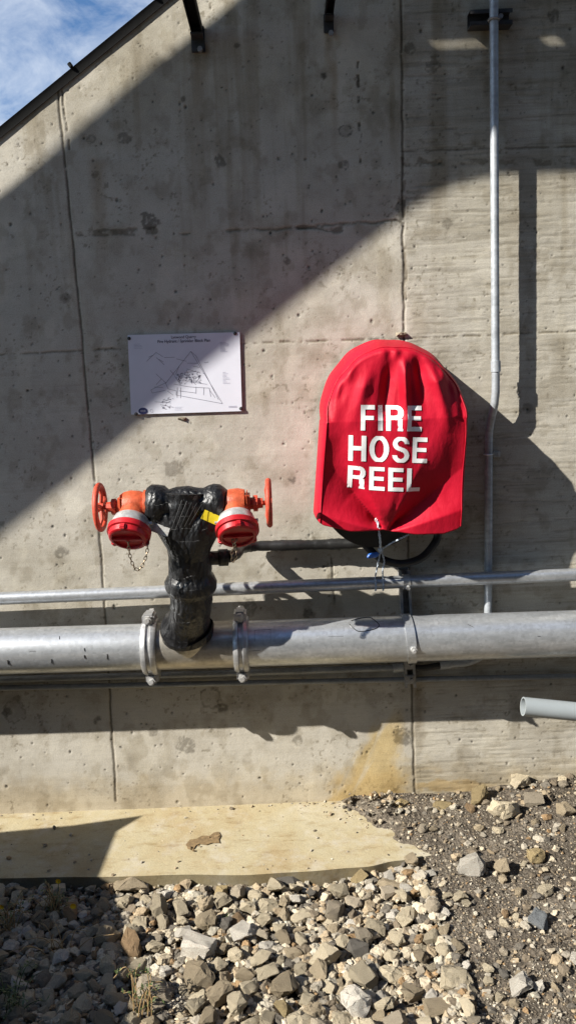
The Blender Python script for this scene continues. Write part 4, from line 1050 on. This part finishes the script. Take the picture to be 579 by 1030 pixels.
# ------------------------------------------------------------------ weeds
def weed(px, py, n, h, spread, lab, flowers=(), dry=True, seed=1, leaves=0):
    r = random.Random(seed); p = gp(px, py, -.07); p.z = float(hgt(p.x, p.y)); t = thing('weed', lab, 'plant', p); bs = bmesh.new(); bl = bmesh.new()
    for i in range(n):
        a = r.uniform(0, 2*PI); L = h*r.uniform(.5, 1.1); d = Vector((math.cos(a)*spread*r.uniform(.2, 1), math.sin(a)*spread*r.uniform(.2, 1)*.6, 0))
        q = p+Vector((r.uniform(-.03, .03), r.uniform(-.03, .03), 0)); pts = bez([q, q+d*.35+Vector((0, 0, L*.6)), q+d*.8+Vector((0, 0, L*.95)), q+d*1.3+Vector((r.uniform(-.02, .02), 0, L*r.uniform(.75, 1.05)))], 4)
        tube(bs, pts, [.0018*(1-.6*j/len(pts)) for j in range(len(pts))], 5)
        for j in range(leaves):
            b = pts[r.randrange(2, len(pts))]; e = Vector((r.uniform(-1, 1), r.uniform(-1, 1), r.uniform(-.1, .9))).normalized(); w = e.cross(Vector((0, 0, 1))).normalized()*r.uniform(.0018, .004); l_ = r.uniform(.008, .020)
            bl.faces.new([bl.verts.new(b), bl.verts.new(b+e*l_*.5+w), bl.verts.new(b+e*l_), bl.verts.new(b+e*l_*.5-w)])
    obj('stalks', bs, M['straw' if dry else 'leaf'], t)
    if leaves: obj('leaves', bl, M['leaf'], t, False)
    else: bl.free()
    for (fu, fv, fs) in flowers:
        f = gp(fu, fv, -.0); f = Vector((f.x, f.y, 0.0)); dirc = (f-CAM); f = CAM+dirc*.965
        b = bmesh.new()
        for i in range(9):
            a = i*2*PI/9; e = Vector((math.cos(a), -.35, math.sin(a))); w = Vector((-math.sin(a), 0, math.cos(a)))*fs*.30
            b.faces.new([b.verts.new(f), b.verts.new(f+e*fs*.6+w), b.verts.new(f+e*fs), b.verts.new(f+e*fs*.6-w)])
        obj('flower', b, M['petal'], t, False)
        b = bmesh.new(); q = p+Vector((r.uniform(-.03, .03), 0, 0)); tube(b, bez([q, (q+f)/2+Vector((.01, 0, .02)), f], 5), .0012, 5); obj('flower_stalk', b, M['leaf'], t)
weed(52, 925, 16, .12, .09, 'weed with two yellow flowers in the shaded rubble below the footing', [(59, 886, .010), (74, 911, .011)], True, 3, 5)
weed(8, 945, 18, .13, .08, 'scruffy weed at the left edge with one yellow flower', [(2, 912, .009)], True, 4, 5)
weed(62, 968, 12, .10, .12, 'dry leafless stalks bent over the shaded rubble at lower left', [], True, 6, 0)
weed(146, 1032, 14, .15, .05, 'upright dry weed with tiny leaves at the bottom edge among the sunlit stones', [], True, 8, 9)
weed(12, 1022, 20, .10, .10, 'low dull green weed in the bottom left corner', [], False, 12, 8)
weed(228, 932, 4, .035, .02, 'tiny green sprig sprouting among the sunlit stones', [], False, 14, 5)

# ------------------------------------------------------------------ what throws the large shadows (all above or left of the view)
def lift(px, py, D): p = at(px, py, 0); return Vector((p.x-S*D, -D, p.z+T*D))
D2 = 1.05; D1 = None
# unseen decks, their outline worked back from the shadow edges on the wall
A0, A1 = at(0, 191), at(236, 0); B0, B1 = at(0, 546), at(405, 215)
slope = ((A1-A0).z/(A1-A0).x+(B1-B0).z/(B1-B0).x)/2
gap = (A0.z+slope*(B0.x-A0.x))-B0.z
D1 = D2-gap/(slope*S+T)
wk = thing('overhead_shadow_caster', 'unseen steel decks above the view, shaped to cast the slanting wall shadow', 'shadow caster', lift(405, 215, D2))
bm = bmesh.new()
far = (A1-A0)*3.2
P = [lift(0, 546, D2)-Vector((1, 0, slope))*2.2, lift(405, 215, D2), lift(437, 193, D2), lift(470, 180, D2), lift(500, 177.5, D2), lift(640, 174, D2), lift(1400, 150, D2)]
zl = P[4].z
Q0 = lift(0, 191, D1)-Vector((1, 0, slope))*2.2; Q1 = lift(236, 0, D1)+Vector((1, 0, slope))*.25
prism(bm, [P[0], P[1], P[2], P[3], P[4], Vector((P[4].x+.1, P[4].y+.3, P[4].z)), Q1, Q0], SUN*.05)
obj('caster_ramp', bm, M['galv_dull'], wk, False)
bm = bmesh.new()
s47 = at(460, 45).z; Dg = (zl-s47)/T
def left_x(D):      # keeps the strip of wall along the sloping top in the sun
    Z = zl-T*D; return A0.x+(Z-A0.z)/((A1-A0).z/(A1-A0).x)-S*D+.01
ze = SUN*.06
prism(bm, [P[3]+Vector((0, 0, .004)), P[4]+Vector((0, 0, .004)), P[5], P[6], Vector((P[6].x, -Dg-.003, zl)), Vector((left_x(Dg+.008), -Dg-.003, zl)), Vector((left_x(D2-.05), -D2+.05, zl))], ze)
prism(bm, [Vector((left_x(Dg-.012), -Dg+.004, zl)), Vector((4, -Dg+.004, zl)), Vector((4, -.02, zl)), Vector((left_x(.02), -.02, zl))], ze)
xs0 = 0; xg = at(432, 47).x-S*Dg; xh = at(492, 47).x-S*Dg
xq = left_x(Dg)+.03
for (xa, xb) in ((xq, xg), (xh+.03, xh+.17), (xh+.24, xh+3)): box(bm, Vector(((xa+xb)/2, -Dg, zl+.006)), (xb-xa, .016, .010))
obj('caster_landing', bm, M['galv_dull'], wk, False)

# unseen block left of the view, outlined to cast the ground shadow
Hb = 1.0
def gl(px, py): p = gp(px, py, 0); return Vector((p.x-S/T*Hb, p.y-1/T*Hb, Hb))
caster_top = [gl(145, 820), gl(118, 836), gl(100, 882), gl(108, 905), gl(118, 960), gl(128, 1035), gl(135, 1130), gl(-500, 1130), gl(-500, 850), gl(0, 837), gl(75, 830)]
bn = thing('ground_shadow_caster', 'unseen tall block left of the view, shaped to cast the ground shadow', 'bin', Vector((caster_top[2].x-.4, caster_top[2].y-.2, -.08)))
bm = bmesh.new(); prism(bm, caster_top, Vector((0, 0, -.03))); obj('caster_top', bm, M['wood'], bn, False)
bm = bmesh.new(); body = [gl(96, 884), gl(104, 905), gl(114, 960), gl(124, 1035), gl(130, 1125), gl(-490, 1125), gl(-490, 860), gl(-20, 848), gl(60, 842), gl(92, 850)]
prism(bm, [p+Vector((0, 0, -.032)) for p in body], Vector((0, 0, -1.1))); obj('body', bm, M['wood'], bn, False)

# dark block added behind the camera, cutting sky light to deepen the shade
sh = thing('sky_blocker', 'unseen dark block added behind the camera to hold back sky light', 'light blocker', Vector((8, -12, -.06)))
bm = bmesh.new(); box(bm, Vector((8, -13, 4.4)), (30, 8, 9)); obj('wall', bm, M['bracket'], sh, False)
bm = bmesh.new(); prism(bm, [Vector((-7.6, -8.6, 8.85)), Vector((-7.6, -17.4, 8.85)), Vector((-7.6, -17.4, 9.0)), Vector((-7.6, -13, 10.6)), Vector((-7.6, -8.6, 9.0))], Vector((31.2, 0, 0))); obj('blocker_top', bm, M['galv_dull'], sh, False)

# ------------------------------------------------------------------ light and sky
w = bpy.data.worlds.new('World'); scene.world = w; w.use_nodes = True; nt = w.node_tree; bg = nt.nodes['Background']
sky = nt.nodes.new('ShaderNodeTexSky'); sky.sky_type = 'NISHITA'; sky.sun_disc = False
sky.sun_elevation = math.asin(SUN.z); sky.sun_rotation = math.atan2(SUN.x, SUN.y) % (2*PI); sky.altitude = 200; sky.dust_density = 0.8; sky.ozone_density = 1.5
tcn = nt.nodes.new('ShaderNodeTexCoord'); mp = nt.nodes.new('ShaderNodeMapping'); mp.inputs['Scale'].default_value = (1.0, 1.0, 1.6); mp.inputs['Rotation'].default_value = (0, .5, .3)
nt.links.new(tcn.outputs['Generated'], mp.inputs['Vector'])
n1 = nt.nodes.new('ShaderNodeTexNoise'); n1.inputs['Scale'].default_value = 10; n1.inputs['Detail'].default_value = 9; n1.inputs['Roughness'].default_value = .62; n1.inputs['Distortion'].default_value = .55
nt.links.new(mp.outputs[0], n1.inputs['Vector'])
cr = nt.nodes.new('ShaderNodeValToRGB'); cr.color_ramp.elements[0].position = .47; cr.color_ramp.elements[1].position = .80; cr.color_ramp.elements[0].color = (0, 0, 0, 1); cr.color_ramp.elements[1].color = (.8, .8, .8, 1)
sep = nt.nodes.new('ShaderNodeSeparateXYZ'); nt.links.new(tcn.outputs['Generated'], sep.inputs[0])
ma = nt.nodes.new('ShaderNodeMath'); ma.operation = 'MULTIPLY_ADD'; ma.inputs[1].default_value = .11; nt.links.new(sep.outputs['Y'], ma.inputs[0]); nt.links.new(n1.outputs['Fac'], ma.inputs[2])
nt.links.new(ma.outputs[0], cr.inputs['Fac'])
mx = nt.nodes.new('ShaderNodeMix'); mx.data_type = 'RGBA'; mx.inputs[7].default_value = (7.6, 8.3, 9.4, 1)
nt.links.new(cr.outputs['Color'], mx.inputs[0]); tint = nt.nodes.new('ShaderNodeMix'); tint.data_type = 'RGBA'; tint.blend_type = 'MULTIPLY'; tint.inputs[0].default_value = 1; tint.inputs[7].default_value = (.74, 1.02, 1.30, 1); nt.links.new(sky.outputs[0], tint.inputs[6]); nt.links.new(tint.outputs[2], mx.inputs[6]); nt.links.new(mx.outputs[2], bg.inputs['Color'])
bg.inputs['Strength'].default_value = 0.05
sl = bpy.data.lights.new('sun', 'SUN'); sl.energy = 5.0; sl.angle = math.radians(0.5); sl.color = (1, .955, .87)
so = bpy.data.objects.new('sun', sl); COL.objects.link(so); so.rotation_euler = (-SUN).to_track_quat('-Z', 'Y').to_euler(); so.location = SUN*12
vs = scene.view_settings; vs.view_transform = 'Standard'; vs.look = 'None'; vs.gamma = 1; vs.use_curve_mapping = False; vs.exposure = 1.12
scene.render.film_transparent = False
